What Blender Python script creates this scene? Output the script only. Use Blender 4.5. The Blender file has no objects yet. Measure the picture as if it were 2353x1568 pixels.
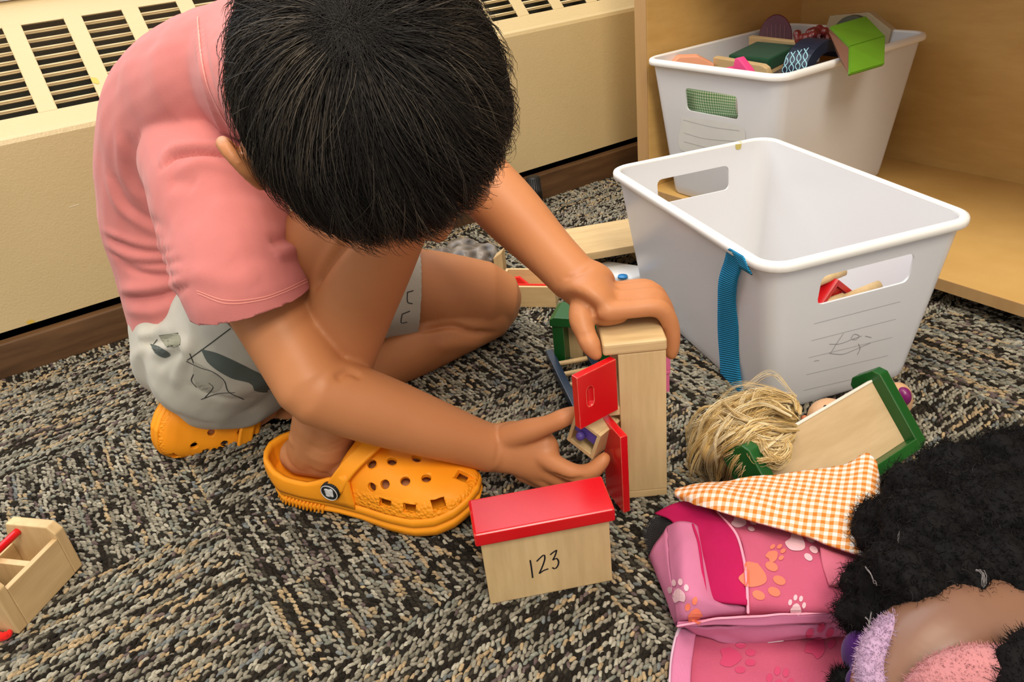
import bpy, bmesh, math, random
import numpy as np
from mathutils import Vector, Matrix, noise
from mathutils.bvhtree import BVHTree
random.seed(7); RNG = np.random.default_rng(7)
S = bpy.context.scene; COL = S.collection

# ---------------------------------------------------------------- camera
FPX = 1775.0; CAMH = 0.5
R = np.array([[0.827, -0.350, 0.440], [-0.552, -0.362, 0.751], [-0.104, -0.864, -0.492]])
_u, _s, _v = np.linalg.svd(R); R = _u @ _v
cd = bpy.data.cameras.new('camera'); cam = bpy.data.objects.new('camera', cd); COL.objects.link(cam)
cd.sensor_fit = 'HORIZONTAL'; cd.sensor_width = 36; cd.lens = 36 * FPX / 2353; cd.clip_start = 0.01
M = np.eye(4); M[:3, 0] = R @ [1, 0, 0]; M[:3, 1] = R @ [0, -1, 0]; M[:3, 2] = R @ [0, 0, -1]; M[2, 3] = CAMH
cam.matrix_world = Matrix(M.tolist()); S.camera = cam

# ---------------------------------------------------------------- light and exposure
S.view_settings.view_transform = 'Standard'; S.view_settings.look = 'None'
S.view_settings.gamma = 1.0; S.view_settings.use_curve_mapping = False
S.view_settings.exposure = -0.03
wd = bpy.data.worlds.new('world'); S.world = wd; wd.use_nodes = True
wd.node_tree.nodes['Background'].inputs[0].default_value = (1.0, 0.975, 0.94, 1)
wd.node_tree.nodes['Background'].inputs[1].default_value = 0.80
def area(name, loc, target, size, sizey, power, col):
    l = bpy.data.lights.new(name, 'AREA'); l.shape = 'RECTANGLE'; l.size = size; l.size_y = sizey; l.energy = power; l.color = col
    o = bpy.data.objects.new(name, l); COL.objects.link(o); o.location = loc
    o.rotation_euler = (Vector(target) - Vector(loc)).to_track_quat('-Z', 'Y').to_euler(); return o
area('window_daylight', (0.10, 1.75, 1.45), (0.10, 0.55, 0.0), 2.3, 1.3, 27, (0.84, 0.90, 1.0))
area('ceiling_and_fill_lamp', (0.15, 0.35, 2.45), (0.15, 0.36, 0), 0.6, 1.2, 26, (1.0, 0.86, 0.66))
area('ceiling_and_fill_lamp', (-0.35, -1.25, 2.45), (-0.15, -0.6, 0), 0.6, 1.2, 62, (1.0, 0.90, 0.76))  # unseen front fill added behind the camera to brighten surfaces facing it

# ---------------------------------------------------------------- helpers
def ray(px, py): return R @ np.array([(px - 1176.5) / FPX, (py - 784.0) / FPX, 1.0])
C0 = np.array([0, 0, CAMH])
def PZ(px, py, z=0.0): r = ray(px, py); return Vector(C0 + r * ((z - CAMH) / r[2]))
def PD(px, py, d): return Vector(C0 + ray(px, py) * d)
def PIX(p):
    q = R.T @ (np.array(p) - C0); return (1176.5 + FPX * q[0] / q[2], 784 + FPX * q[1] / q[2]), q[2]
VX, VY, VZ = Vector((1, 0, 0)), Vector((0, 1, 0)), Vector((0, 0, 1))

def new_mat(name, rough=0.5, col=(0.8, 0.8, 0.8), spec=0.5):
    m = bpy.data.materials.new(name); m.use_nodes = True; b = m.node_tree.nodes['Principled BSDF']
    b.inputs['Base Color'].default_value = (*col, 1); b.inputs['Roughness'].default_value = rough
    b.inputs['Specular IOR Level'].default_value = spec
    return m, m.node_tree, b
def N(nt, t, **kw):
    n = nt.nodes.new(t)
    for k, v in kw.items():
        if k in n.inputs: n.inputs[k].default_value = v
        else: setattr(n, k, v)
    return n
def ramp(nt, fac, stops):
    r = nt.nodes.new('ShaderNodeValToRGB'); e = r.color_ramp.elements
    while len(e) < len(stops): e.new(0.5)
    for q, (p, c) in zip(e, stops): q.position = p; q.color = (*c, 1)
    nt.links.new(fac, r.inputs[0]); return r.outputs[0]
def coords(nt, scale=(1, 1, 1), kind='Object', rot=(0, 0, 0)):
    t = nt.nodes.new('ShaderNodeTexCoord'); mp = nt.nodes.new('ShaderNodeMapping')
    mp.inputs['Scale'].default_value = scale; mp.inputs['Rotation'].default_value = rot
    nt.links.new(t.outputs[kind], mp.inputs[0]); return mp.outputs[0]
def bump(nt, b, h, dist, strength=1.0):
    n = nt.nodes.new('ShaderNodeBump'); n.inputs['Distance'].default_value = dist; n.inputs['Strength'].default_value = strength
    nt.links.new(h, n.inputs['Height']); nt.links.new(n.outputs[0], b.inputs['Normal']); return n
def tex_noise(nt, vec, scale, detail=3, rough=0.5):
    n = N(nt, 'ShaderNodeTexNoise', Scale=scale, Detail=detail, Roughness=rough); nt.links.new(vec, n.inputs['Vector']); return n.outputs['Fac']
def mixc(nt, fac, a, b):
    m = nt.nodes.new('ShaderNodeMix'); m.data_type = 'RGBA'
    for s, v in ((0, fac), (6, a), (7, b)):
        if isinstance(v, (int, float)): m.inputs[s].default_value = v
        elif isinstance(v, tuple): m.inputs[s].default_value = (*v, 1)
        else: nt.links.new(v, m.inputs[s])
    return m.outputs[2]

def wood(name, c1, c2, grain=(30, 30, 3), rough=0.5, sc=1.0):
    m, nt, b = new_mat(name, rough)
    v = coords(nt, tuple(g * sc for g in grain)); n1 = tex_noise(nt, v, 4, 4, 0.6)
    v2 = coords(nt, tuple(g * sc * 0.25 for g in grain)); n2 = tex_noise(nt, v2, 3, 2)
    a = nt.nodes.new('ShaderNodeMath'); a.operation = 'MULTIPLY_ADD'; a.inputs[1].default_value = 0.45
    nt.links.new(n1, a.inputs[0])
    a2 = nt.nodes.new('ShaderNodeMath'); a2.operation = 'MULTIPLY'; a2.inputs[1].default_value = 0.55
    nt.links.new(n2, a2.inputs[0]); nt.links.new(a2.outputs[0], a.inputs[2])
    nt.links.new(ramp(nt, a.outputs[0], [(0.33, c1), (0.66, c2)]), b.inputs['Base Color'])
    bump(nt, b, n1, 0.0002, 0.3); return m
def painted(name, col, bare=(0.78, 0.55, 0.33), rough=0.32, wear=0.0016, noise_scale=160):
    """paint with the bare wood showing on worn edges (Bevel normal against the face normal)"""
    m, nt, b = new_mat(name, rough, col)
    bv = N(nt, 'ShaderNodeBevel', samples=4); bv.inputs['Radius'].default_value = wear
    g = nt.nodes.new('ShaderNodeNewGeometry'); d = nt.nodes.new('ShaderNodeVectorMath'); d.operation = 'DOT_PRODUCT'
    nt.links.new(bv.outputs[0], d.inputs[0]); nt.links.new(g.outputs['True Normal'], d.inputs[1])
    nz = tex_noise(nt, coords(nt), noise_scale, 4, 0.65)
    k = nt.nodes.new('ShaderNodeMath'); k.operation = 'MULTIPLY_ADD'; k.inputs[1].default_value = 0.35; nt.links.new(nz, k.inputs[0]); nt.links.new(d.outputs['Value'], k.inputs[2])
    f = ramp(nt, k.outputs[0], [(0.955, (1, 1, 1)), (0.985, (0, 0, 0))])
    n2 = tex_noise(nt, coords(nt), 25, 3)
    base = mixc(nt, n2, tuple(c * 0.88 for c in col), tuple(min(1, c * 1.1) for c in col))
    nt.links.new(mixc(nt, f, base, bare), b.inputs['Base Color'])
    bump(nt, b, tex_noise(nt, coords(nt), 500, 2), 0.0001, 0.25)
    return m
def plain(name, col, rough=0.5, bs=0, bd=0.0003, spec=0.5, var=0.1, vs=30):
    m, nt, b = new_mat(name, rough, col, spec)
    n = tex_noise(nt, coords(nt), vs, 3)
    nt.links.new(mixc(nt, n, tuple(c * (1 - var) for c in col), tuple(min(1, c * (1 + var)) for c in col)), b.inputs['Base Color'])
    if bs: bump(nt, b, tex_noise(nt, coords(nt), bs, 3), bd, 0.6)
    return m
def fabric(name, col, scale=900, rough=0.9, var=0.12, bd=0.0004):
    m, nt, b = new_mat(name, rough, col, 0.15)
    v = coords(nt, (1, 1, 1), 'Generated' if False else 'Object')
    n = tex_noise(nt, v, 40, 4, 0.6); n2 = tex_noise(nt, v, scale, 2)
    base = mixc(nt, n, tuple(c * (1 - var) for c in col), tuple(min(1, c * (1 + var)) for c in col))
    nt.links.new(base, b.inputs['Base Color']); bump(nt, b, n2, bd, 0.5)
    try: b.inputs['Sheen Weight'].default_value = 0.15
    except Exception: pass
    return m

def tag(o, label=None, cat=None, group=None, kind=None):
    if label: o['label'] = label
    if cat: o['category'] = cat
    if group: o['group'] = group
    if kind: o['kind'] = kind
    return o
def link(name, me, mat=None, parent=None, smooth=False, matrix=None):
    o = bpy.data.objects.new(name, me); COL.objects.link(o)
    if mat is not None:
        for mm in (mat if isinstance(mat, (list, tuple)) else [mat]): me.materials.append(mm)
    if smooth and len(me.polygons): me.polygons.foreach_set('use_smooth', [True] * len(me.polygons))
    if parent: o.parent = parent
    if matrix is not None: o.matrix_basis = matrix
    return o
def empty(name, loc=(0, 0, 0), rot=None, label=None, cat=None, group=None, mat=None):
    o = bpy.data.objects.new(name, None); COL.objects.link(o); o.empty_display_size = 0.01
    if mat is not None: o.matrix_basis = mat
    else:
        o.location = loc
        if rot: o.rotation_euler = rot
    return tag(o, label, cat, group)
def from_bm(name, bm, mat=None, parent=None, smooth=False, matrix=None):
    me = bpy.data.meshes.new(name); bm.normal_update(); bm.to_mesh(me); bm.free(); return link(name, me, mat, parent, smooth, matrix)
def from_py(name, v, f, mat=None, parent=None, smooth=False, matrix=None):
    me = bpy.data.meshes.new(name); me.from_pydata([tuple(p) for p in v], [], f); me.update(); return link(name, me, mat, parent, smooth, matrix)
def bm_box(bm, x0, x1, y0, y1, z0, z1, mat=None):
    vs = [bm.verts.new((x, y, z)) for z in (z0, z1) for y in (y0, y1) for x in (x0, x1)]
    fs = []
    for q in ((0, 2, 3, 1), (4, 5, 7, 6), (0, 1, 5, 4), (2, 6, 7, 3), (0, 4, 6, 2), (1, 3, 7, 5)):
        fs.append(bm.faces.new([vs[i] for i in q]))
    if mat is not None: bmesh.ops.transform(bm, matrix=mat, verts=vs)
    return vs
def box(name, x0, x1, y0, y1, z0, z1, mat, parent=None, bev=0.001, seg=2, matrix=None, smooth=False):
    bm = bmesh.new(); bm_box(bm, x0, x1, y0, y1, z0, z1)
    if bev: bmesh.ops.bevel(bm, geom=bm.edges[:], offset=bev, segments=seg, affect='EDGES', profile=0.6)
    return from_bm(name, bm, mat, parent, smooth, matrix)
def prism(name, pts, y0, y1, mat, parent=None, bev=0.0008, matrix=None, smooth=False):
    """outline in x,z extruded along y"""
    bm = bmesh.new(); a = [bm.verts.new((x, y0, z)) for x, z in pts]; b = [bm.verts.new((x, y1, z)) for x, z in pts]
    n = len(pts); bm.faces.new(a); bm.faces.new(b[::-1])
    for i in range(n): bm.faces.new((a[i], b[i], b[(i + 1) % n], a[(i + 1) % n]))
    bmesh.ops.recalc_face_normals(bm, faces=bm.faces[:])
    if bev: bmesh.ops.bevel(bm, geom=bm.edges[:], offset=bev, segments=2, affect='EDGES', profile=0.6)
    return from_bm(name, bm, mat, parent, smooth, matrix)
def frame(o, ex, ey=None, ez=None):
    """matrix with columns ex, ey, ez (unit) at origin o"""
    ex = Vector(ex).normalized()
    if ez is None: ez = VZ
    ez = Vector(ez)
    if ey is None: ey = ez.cross(ex).normalized(); ez = ex.cross(ey).normalized()
    else: ey = Vector(ey); ey = (ey - ex * ey.dot(ex)).normalized(); ez = ex.cross(ey)
    m = Matrix.Identity(4)
    for i, a in enumerate((ex, ey, ez)):
        for k in range(3): m[k][i] = a[k]
    for k in range(3): m[k][3] = o[k]
    return m
def catmull(pts, n):
    """resample a list of tuples along a Catmull-Rom curve to n samples"""
    P = np.array([list(p) for p in pts], float); k = len(P)
    if k == 2: t = np.linspace(0, 1, n)[:, None]; return P[0] * (1 - t) + P[1] * t
    d = np.r_[0, np.cumsum(np.maximum(1e-6, np.linalg.norm(np.diff(P[:, :min(3, P.shape[1])], axis=0), axis=1)))]; T = np.linspace(0, d[-1], n); out = []
    for t in T:
        i = min(k - 2, max(0, np.searchsorted(d, t) - 1)); u = (t - d[i]) / (d[i + 1] - d[i])
        p0, p1, p2, p3 = P[max(0, i - 1)], P[i], P[i + 1], P[min(k - 1, i + 2)]
        h = d[i + 1] - d[i]
        m1 = (p2 - p0) / (d[i + 1] - d[max(0, i - 1)]) * h if i > 0 else (p2 - p1)
        m2 = (p3 - p1) / (d[min(k - 1, i + 2)] - d[i]) * h if i < k - 2 else (p2 - p1)
        out.append((2 * u**3 - 3 * u**2 + 1) * p1 + (u**3 - 2 * u**2 + u) * m1 + (-2 * u**3 + 3 * u**2) * p2 + (u**3 - u**2) * m2)
    return np.array(out)
def tube(bm, pts, n=14, seg=16, up=None, cap=True):
    """pts: (x,y,z,r) or (x,y,z,ra,rb) along a smooth path; up gives the direction of ra"""
    Q = catmull([tuple(p) for p in pts], n); P = Q[:, :3]; rings = []
    T = np.gradient(P, axis=0); T /= np.linalg.norm(T, axis=1)[:, None] + 1e-12
    u = np.array(up if up is not None else (0.13, 0.31, 0.94), float)
    prev = None; allv = []
    def ring(c, t, ra, rb):
        nonlocal prev
        base = u if (up is not None or prev is None) else prev
        a = base - t * (base @ t)
        if np.linalg.norm(a) < 1e-4: a = np.cross(t, (0.3, 0.5, 0.8))
        a /= np.linalg.norm(a); prev = a; b = np.cross(t, a)
        vs = [bm.verts.new(c + a * ra * math.cos(2 * math.pi * k / seg) + b * rb * math.sin(2 * math.pi * k / seg)) for k in range(seg)]
        allv.extend(vs); return vs
    ra = Q[:, 3]; rb = Q[:, 4] if Q.shape[1] > 4 else Q[:, 3]
    if cap:
        for f_, q in ((0.95, 0.3), (0.7, 0.7)): rings.append(ring(P[0] - T[0] * min(ra[0], rb[0]) * f_, T[0], ra[0] * q, rb[0] * q))
    for i in range(n): rings.append(ring(P[i], T[i], ra[i], rb[i]))
    if cap:
        for f_, q in ((0.7, 0.7), (0.95, 0.3)): rings.append(ring(P[-1] + T[-1] * min(ra[-1], rb[-1]) * f_, T[-1], ra[-1] * q, rb[-1] * q))
    for a, b in zip(rings[:-1], rings[1:]):
        for k in range(seg): bm.faces.new((a[k], a[(k + 1) % seg], b[(k + 1) % seg], b[k]))
    bm.faces.new(rings[0][::-1]); bm.faces.new(rings[-1]); return allv
def ball(bm, c, r, ax=None, seg=20):
    """ellipsoid: c centre, r radii (3), ax optional 3x3 rows = axes"""
    res = bmesh.ops.create_uvsphere(bm, u_segments=seg, v_segments=seg // 2, radius=1.0)['verts']
    A = np.array(ax) if ax is not None else np.eye(3)
    for v in res: v.co = Vector(np.array(c) + (np.array(v.co) * np.array(r)) @ A)
    return res
def remeshed(bm, voxel, smooth_it=6, fac=0.5, name='tmp'):
    bmesh.ops.recalc_face_normals(bm, faces=bm.faces[:])
    me = bpy.data.meshes.new(name); bm.to_mesh(me); bm.free(); o = bpy.data.objects.new(name, me); COL.objects.link(o)
    r = o.modifiers.new('r', 'REMESH'); r.mode = 'VOXEL'; r.voxel_size = voxel
    if smooth_it: s = o.modifiers.new('s', 'SMOOTH'); s.iterations = smooth_it; s.factor = fac
    return applied(o)
def applied(o):
    dg = bpy.context.evaluated_depsgraph_get(); dg.update(); me = bpy.data.meshes.new_from_object(o.evaluated_get(dg)); old = o.data
    bpy.data.objects.remove(o); bpy.data.meshes.remove(old); return me
def vco(me): a = np.empty(len(me.vertices) * 3); me.vertices.foreach_get('co', a); return a.reshape(-1, 3)
def vno(me): a = np.empty(len(me.vertices) * 3, dtype=np.float32); me.vertices.foreach_get('normal', a); return a.reshape(-1, 3).astype(float)
def setco(me, a): me.vertices.foreach_set('co', a.ravel()); me.update()
def sheet(name, rows, nu, nv, mat, parent=None, thick=0.002, bulge=None, smooth=True, uvaxes=None, subs=False):
    """cloth surface through rows of 3D points (each row a polyline), smoothed, with thickness"""
    Rw = [catmull([tuple(p) for p in r], nu) for r in rows]; Rw = np.array(Rw)
    G = np.array([catmull([tuple(p) for p in Rw[:, i]], nv) for i in range(nu)])  # nu, nv, 3
    if bulge is not None: G = bulge(G)
    v = G.reshape(-1, 3); f = [(i * nv + j, (i + 1) * nv + j, (i + 1) * nv + j + 1, i * nv + j + 1) for i in range(nu - 1) for j in range(nv - 1)]
    me = bpy.data.meshes.new(name); me.from_pydata([tuple(p) for p in v], [], f)
    uv = me.uv_layers.new(name='UVMap')
    if uvaxes is not None: e1, e2 = np.array(uvaxes[0]), np.array(uvaxes[1]); UV = np.stack([v @ e1, v @ e2], 1)
    else:
        du = np.r_[0, np.cumsum(np.linalg.norm(np.diff(G[:, nv // 2], axis=0), axis=1))]; dv = np.r_[0, np.cumsum(np.linalg.norm(np.diff(G[nu // 2], axis=0), axis=1))]
        UV = np.stack(np.meshgrid(du, dv, indexing='ij'), -1).reshape(-1, 2)
    li = np.empty(len(me.loops), dtype=int); me.loops.foreach_get('vertex_index', li); uv.data.foreach_set('uv', UV[li].ravel())
    me.update(); o = link(name, me, mat, parent, smooth)
    if thick:
        s = o.modifiers.new('thickness', 'SOLIDIFY'); s.thickness = thick; s.offset = 0
    return o
def strokes(name, lines, bvh, width, mat, parent=None, lift=0.0004):
    """drawn lines: pixel polylines dropped on a surface as thin ribbons"""
    v = []; f = []
    for ln in lines:
        w = width
        if isinstance(ln, dict): w = ln['w']; ln = ln['p']
        q = catmull(ln, max(2, int(sum(math.dist(a, b) for a, b in zip(ln[:-1], ln[1:])) / 5) + 2)); pts = []
        for x, y in q:
            d = Vector(ray(x, y)).normalized(); h = bvh.ray_cast(Vector(C0), d)
            if h[0] is not None:
                n = h[1] if h[1].dot(d) < 0 else -h[1]; pts.append((h[0] + n * lift, n))
        for i in range(len(pts)):
            a = pts[max(0, i - 1)][0]; b = pts[min(len(pts) - 1, i + 1)][0]; t = (b - a)
            if t.length < 1e-7: t = VX
            s = t.normalized().cross(pts[i][1]) * w * 0.5; v += [pts[i][0] - s, pts[i][0] + s]
            if i and (pts[i][0] - pts[i - 1][0]).length < 0.03: k = len(v); f.append((k - 4, k - 3, k - 1, k - 2))
    return from_py(name, v, f, mat, parent, matrix=parent.matrix_world.inverted() if parent else None)
def patch(name, outline, bvh, mat, parent=None, lift=0.0005, step=6):
    """flat print: a pixel polygon dropped on a surface, as a fine grid"""
    q = catmull(list(outline) + [outline[0]], 40)[:-1]; x0, y0 = q.min(0); x1, y1 = q.max(0)
    bm = bmesh.new(); vs = [bm.verts.new((x, y, 0)) for x, y in q]; bm.faces.new(vs)
    for ax, lo, hi in ((0, x0, x1), (1, y0, y1)):
        k = max(1, int((hi - lo) / step))
        for i in range(1, k):
            c = [0, 0, 0]; nn = [0, 0, 0]; c[ax] = lo + (hi - lo) * i / k; nn[ax] = 1
            bmesh.ops.bisect_plane(bm, geom=bm.verts[:] + bm.edges[:] + bm.faces[:], plane_co=c, plane_no=nn)
    bad = []
    for v in bm.verts:
        d = Vector(ray(v.co.x, v.co.y)).normalized(); h = bvh.ray_cast(Vector(C0), d)
        if h[0] is None: bad.append(v)
        else:
            n = h[1] if h[1].dot(d) < 0 else -h[1]; v.co = h[0] + n * lift
    bmesh.ops.delete(bm, geom=bad, context='VERTS')
    long = [e for e in bm.edges if e.calc_length() > 0.02]
    bmesh.ops.delete(bm, geom=long, context='EDGES')
    return from_bm(name, bm, mat, parent, matrix=parent.matrix_world.inverted() if parent else None)
def bvh_of(objs):
    V = []; F = []; dg = bpy.context.evaluated_depsgraph_get(); dg.update()
    for o in (objs if isinstance(objs, (list, tuple)) else [objs]):
        e = o.evaluated_get(dg); me = e.to_mesh(); k = len(V); mw = e.matrix_world
        V += [mw @ v.co for v in me.vertices]; F += [[i + k for i in p.vertices] for p in me.polygons]; e.to_mesh_clear()
    return BVHTree.FromPolygons(V, F)
def copy_tree(o, parent=None):
    c = o.copy(); COL.objects.link(c); c.parent = parent
    for ch in list(o.children): copy_tree(ch, c)
    return c
# ---------------------------------------------------------------- materials
BIRCH = wood('birch_wood', (0.51, 0.345, 0.160), (0.67, 0.48, 0.245), (45, 45, 5), 0.55)
BIRCH_X = wood('birch_wood_along', (0.51, 0.345, 0.160), (0.69, 0.50, 0.255), (5, 45, 45), 0.55)
MAPLE = wood('maple_board', (0.52, 0.305, 0.088), (0.64, 0.40, 0.135), (4, 3, 14), 0.42, 1.2)
MAPLE_EDGE = wood('maple_edge_band', (0.43, 0.25, 0.10), (0.52, 0.32, 0.14), (20, 20, 2), 0.5)
WALNUT = wood('walnut_baseboard', (0.045, 0.020, 0.008), (0.16, 0.08, 0.032), (3, 20, 22), 0.45)
RED = painted('red_paint', (0.60, 0.005, 0.010), wear=0.0018, rough=0.24)
GREEN = painted('green_paint', (0.006, 0.085, 0.014), (0.6, 0.55, 0.3), wear=0.0012)
NAVY = painted('navy_paint', (0.012, 0.026, 0.055), (0.3, 0.36, 0.4), wear=0.0007)
CREAM, nt, b = new_mat('cream_metal_paint', 0.38, (0.66, 0.53, 0.315))
v = coords(nt); n1 = tex_noise(nt, v, 90, 3, 0.6); n2 = tex_noise(nt, coords(nt, (30, 120, 120)), 3, 2)
nt.links.new(mixc(nt, tex_noise(nt, v, 6, 3), (0.54, 0.42, 0.215), (0.63, 0.50, 0.275)), b.inputs['Base Color'])
ad = nt.nodes.new('ShaderNodeMath'); nt.links.new(n1, ad.inputs[0]); nt.links.new(n2, ad.inputs[1]); bump(nt, b, ad.outputs[0], 0.0010, 0.28)
DARKMETAL = plain('dark_radiator_fins', (0.035, 0.034, 0.022), 0.6, var=0.6, vs=25)
BLACK = plain('black_rubber', (0.006, 0.006, 0.007), 0.5)
BIN, nt, b = new_mat('white_bin_plastic', 0.2, (0.84, 0.85, 0.87), 0.5)
bump(nt, b, tex_noise(nt, coords(nt), 700, 2), 0.00006, 0.4)
tr = nt.nodes.new('ShaderNodeBsdfTranslucent'); tr.inputs[0].default_value = (0.88, 0.88, 0.88, 1)
mx = nt.nodes.new('ShaderNodeMixShader'); mx.inputs[0].default_value = 0.22
nt.links.new(b.outputs[0], mx.inputs[1]); nt.links.new(tr.outputs[0], mx.inputs[2]); nt.links.new(mx.outputs[0], nt.nodes['Material Output'].inputs[0])
BINRIM = plain('white_bin_rim', (0.86, 0.85, 0.82), 0.28, var=0.03)
PENCIL = plain('pencil_grey', (0.30, 0.30, 0.31), 0.7)
RULED = plain('ruled_grey', (0.45, 0.45, 0.45), 0.7)
LABELM = plain('worn_label_film', (0.68, 0.69, 0.66), 0.4, var=0.08, vs=20)

# ---------------------------------------------------------------- floor with looped carpet
FLOORM, nt, b = new_mat('carpet_backing', 1.0, (0.018, 0.016, 0.013), 0.1)
floor = box('floor', -1.6, 2.2, -1.2, 2.0, -0.05, 0.0, FLOORM, bev=0)
tag(floor, kind='structure')
def carpet():
    pitch_a, pitch_r = 0.0047, 0.0043; T = 0.235; ox, oy = PZ(500, 1195)[:2]
    P = []; Cc = []; Rz = []
    pal = np.array([(0.020, 0.016, 0.012), (0.036, 0.030, 0.022), (0.27, 0.245, 0.19), (0.18, 0.165, 0.125), (0.35, 0.325, 0.255), (0.37, 0.275, 0.16), (0.12, 0.088, 0.082), (0.22, 0.225, 0.185), (0.16, 0.17, 0.165)])
    pr = np.array([0.21, 0.15, 0.20, 0.15, 0.10, 0.045, 0.045, 0.06, 0.04]); pl = np.array([0.12, 0.10, 0.20, 0.13, 0.17, 0.18, 0.03, 0.05, 0.02])
    for ti in range(-4, 7):
        for tj in range(-4, 6):
            x0, y0 = ox + ti * T, oy + tj * T
            if x0 > 1.3 or y0 > 1.2 or x0 + T < -0.75 or y0 + T < -0.10: continue
            along_x = (ti + tj) % 2 == 0
            nr = int(T / pitch_r + 0.5); na = int(T / pitch_a + 0.6)
            for r in range(nr):
                c = np.zeros((na, 3)); k = 0
                while k < na:
                    ln = int(RNG.integers(1, 4) if RNG.random() < 0.82 else RNG.integers(6, 22)); c[k:k + ln] = pal[RNG.choice(len(pal), p=pr if ln < 5 else pl)]; k += ln
                solo = RNG.random(na) < 0.30; c[solo] = pal[RNG.choice(len(pal), size=solo.sum(), p=pr)]
                a = (np.arange(na) + 0.5 + RNG.normal(0, 0.18, na)) * pitch_a; q = (r + 0.5 + RNG.normal(0, 0.13, na)) * pitch_r
                P.append(np.stack([x0 + a, y0 + q] if along_x else [x0 + q, y0 + a], 1)); Cc.append(c * RNG.uniform(0.75, 1.25, (na, 1)))
                Rz.append(RNG.normal(0 if along_x else math.pi / 2, 0.32, na))
    P = np.concatenate(P); Cc = np.concatenate(Cc); Rz = np.concatenate(Rz)
    k = (P[:, 1] < 1.175) & (P[:, 1] > -0.10) & (P[:, 0] > -0.75) & (P[:, 0] < 1.25)
    P, Cc, Rz = P[k], Cc[k], Rz[k]; n = len(P)
    me = bpy.data.meshes.new('carpet_loops'); me.vertices.add(n)
    me.vertices.foreach_set('co', np.concatenate([P, RNG.uniform(-0.0012, 0.0004, (n, 1))], 1).ravel())
    at = me.attributes.new('loop_color', 'FLOAT_COLOR', 'POINT'); at.data.foreach_set('color', np.concatenate([Cc, np.ones((n, 1))], 1).ravel())
    ar = me.attributes.new('loop_rot', 'FLOAT_VECTOR', 'POINT'); ar.data.foreach_set('vector', np.stack([RNG.normal(0, 0.25, n), RNG.normal(0.0, 0.35, n), Rz], 1).ravel())
    m, nt, b = new_mat('carpet_yarn', 0.95, (0.2, 0.2, 0.2), 0.1)
    an = nt.nodes.new('ShaderNodeAttribute'); an.attribute_type = 'INSTANCER'; an.attribute_name = 'loop_color'; fz_ = tex_noise(nt, coords(nt, (300, 1100, 1100)), 1.0, 3, 0.7); mlt = nt.nodes.new('ShaderNodeMix'); mlt.data_type = 'RGBA'; mlt.blend_type = 'MULTIPLY'; mlt.inputs[0].default_value = 1.0
    nt.links.new(an.outputs['Color'], mlt.inputs[6]); nt.links.new(ramp(nt, fz_, [(0.3, (0.55, 0.55, 0.55)), (0.7, (1.3, 1.3, 1.3))]), mlt.inputs[7]); nt.links.new(mlt.outputs[2], b.inputs['Base Color']); bump(nt, b, fz_, 0.0006, 0.8)
    bm = bmesh.new(); bmesh.ops.create_icosphere(bm, subdivisions=2, radius=1)
    for v in bm.verts:
        x, y, z = v.co; v.co = (x * 0.0039, y * (0.0019 - 0.0003 * x) + 0.0010 * math.sin(x * 2.6), max(-0.3, z) * 0.0025 - 0.0007 * x * x)
    lm = bpy.data.meshes.new('carpet_loop'); bm.to_mesh(lm); bm.free(); lm.materials.append(m); lm.polygons.foreach_set('use_smooth', [True] * len(lm.polygons))
    o = link('carpet', me); me.materials.append(m)
    ng = bpy.data.node_groups.new('carpet_pile', 'GeometryNodeTree'); ng.interface.new_socket('Geometry', in_out='INPUT', socket_type='NodeSocketGeometry'); ng.interface.new_socket('Geometry', in_out='OUTPUT', socket_type='NodeSocketGeometry')
    gi, go = ng.nodes.new('NodeGroupInput'), ng.nodes.new('NodeGroupOutput'); ip = ng.nodes.new('GeometryNodeInstanceOnPoints')
    # the loop shape is given to the node tree through an object kept out of the scene
    lo = bpy.data.objects.new('carpet_loop', lm)
    oi = ng.nodes.new('GeometryNodeObjectInfo'); oi.inputs['Object'].default_value = lo; oi.inputs['As Instance'].default_value = True
    na_ = ng.nodes.new('GeometryNodeInputNamedAttribute'); na_.data_type = 'FLOAT_VECTOR'; na_.inputs['Name'].default_value = 'loop_rot'
    er = ng.nodes.new('FunctionNodeEulerToRotation')
    L_ = ng.links.new; L_(gi.outputs[0], ip.inputs['Points']); L_(oi.outputs['Geometry'], ip.inputs['Instance']); L_(na_.outputs[0], er.inputs[0]); L_(er.outputs[0], ip.inputs['Rotation']); L_(ip.outputs[0], go.inputs[0])
    md = o.modifiers.new('pile', 'NODES'); md.node_group = ng
    tag(o, 'dark grey and tan looped carpet with streaks in two directions', 'carpet', kind='stuff')
    return o
carpet()

# ---------------------------------------------------------------- walls around
WALLM = plain('wall_paint', (0.62, 0.55, 0.42), 0.8)
for o in (box('wall_back', -1.6, 2.2, 1.46, 1.52, 0, 0.42, WALLM, bev=0), box('wall_right', 1.40, 1.46, -1.2, 1.46, 0, 1.6, WALLM, bev=0)): tag(o, kind='structure')
bb = box('baseboard_back', -1.5, 1.40, 1.172, 1.19, 0.0, 0.050, WALNUT, bev=0.002); tag(bb, kind='structure')
tag(box('trim_1', -1.6, 1.4, 1.335, 1.52, 0.455, 0.475, CREAM, bev=0.003), kind='structure')   # sill board over the radiator

# ---------------------------------------------------------------- radiator cover
rad = empty('radiator_cover', (0, 1.188, 0), label='cream painted metal radiator cover with a sloped slotted grille along the wall', cat='radiator')
def R_(o): return o
YF = 0.0
prism('front_panel', [(0.0, 0.060), (0.0, 0.298), (0.0022, 0.3035), (0.0065, 0.3068), (0.0085, 0.3048), (0.005, 0.300), (0.003, 0.296), (0.003, 0.060)], -1.5, 1.40, CREAM, rad, bev=0, matrix=Matrix(((0, 1, 0, 0), (1, 0, 0, 0), (0, 0, 1, 0), (0, 0, 0, 1))), smooth=False)
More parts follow.
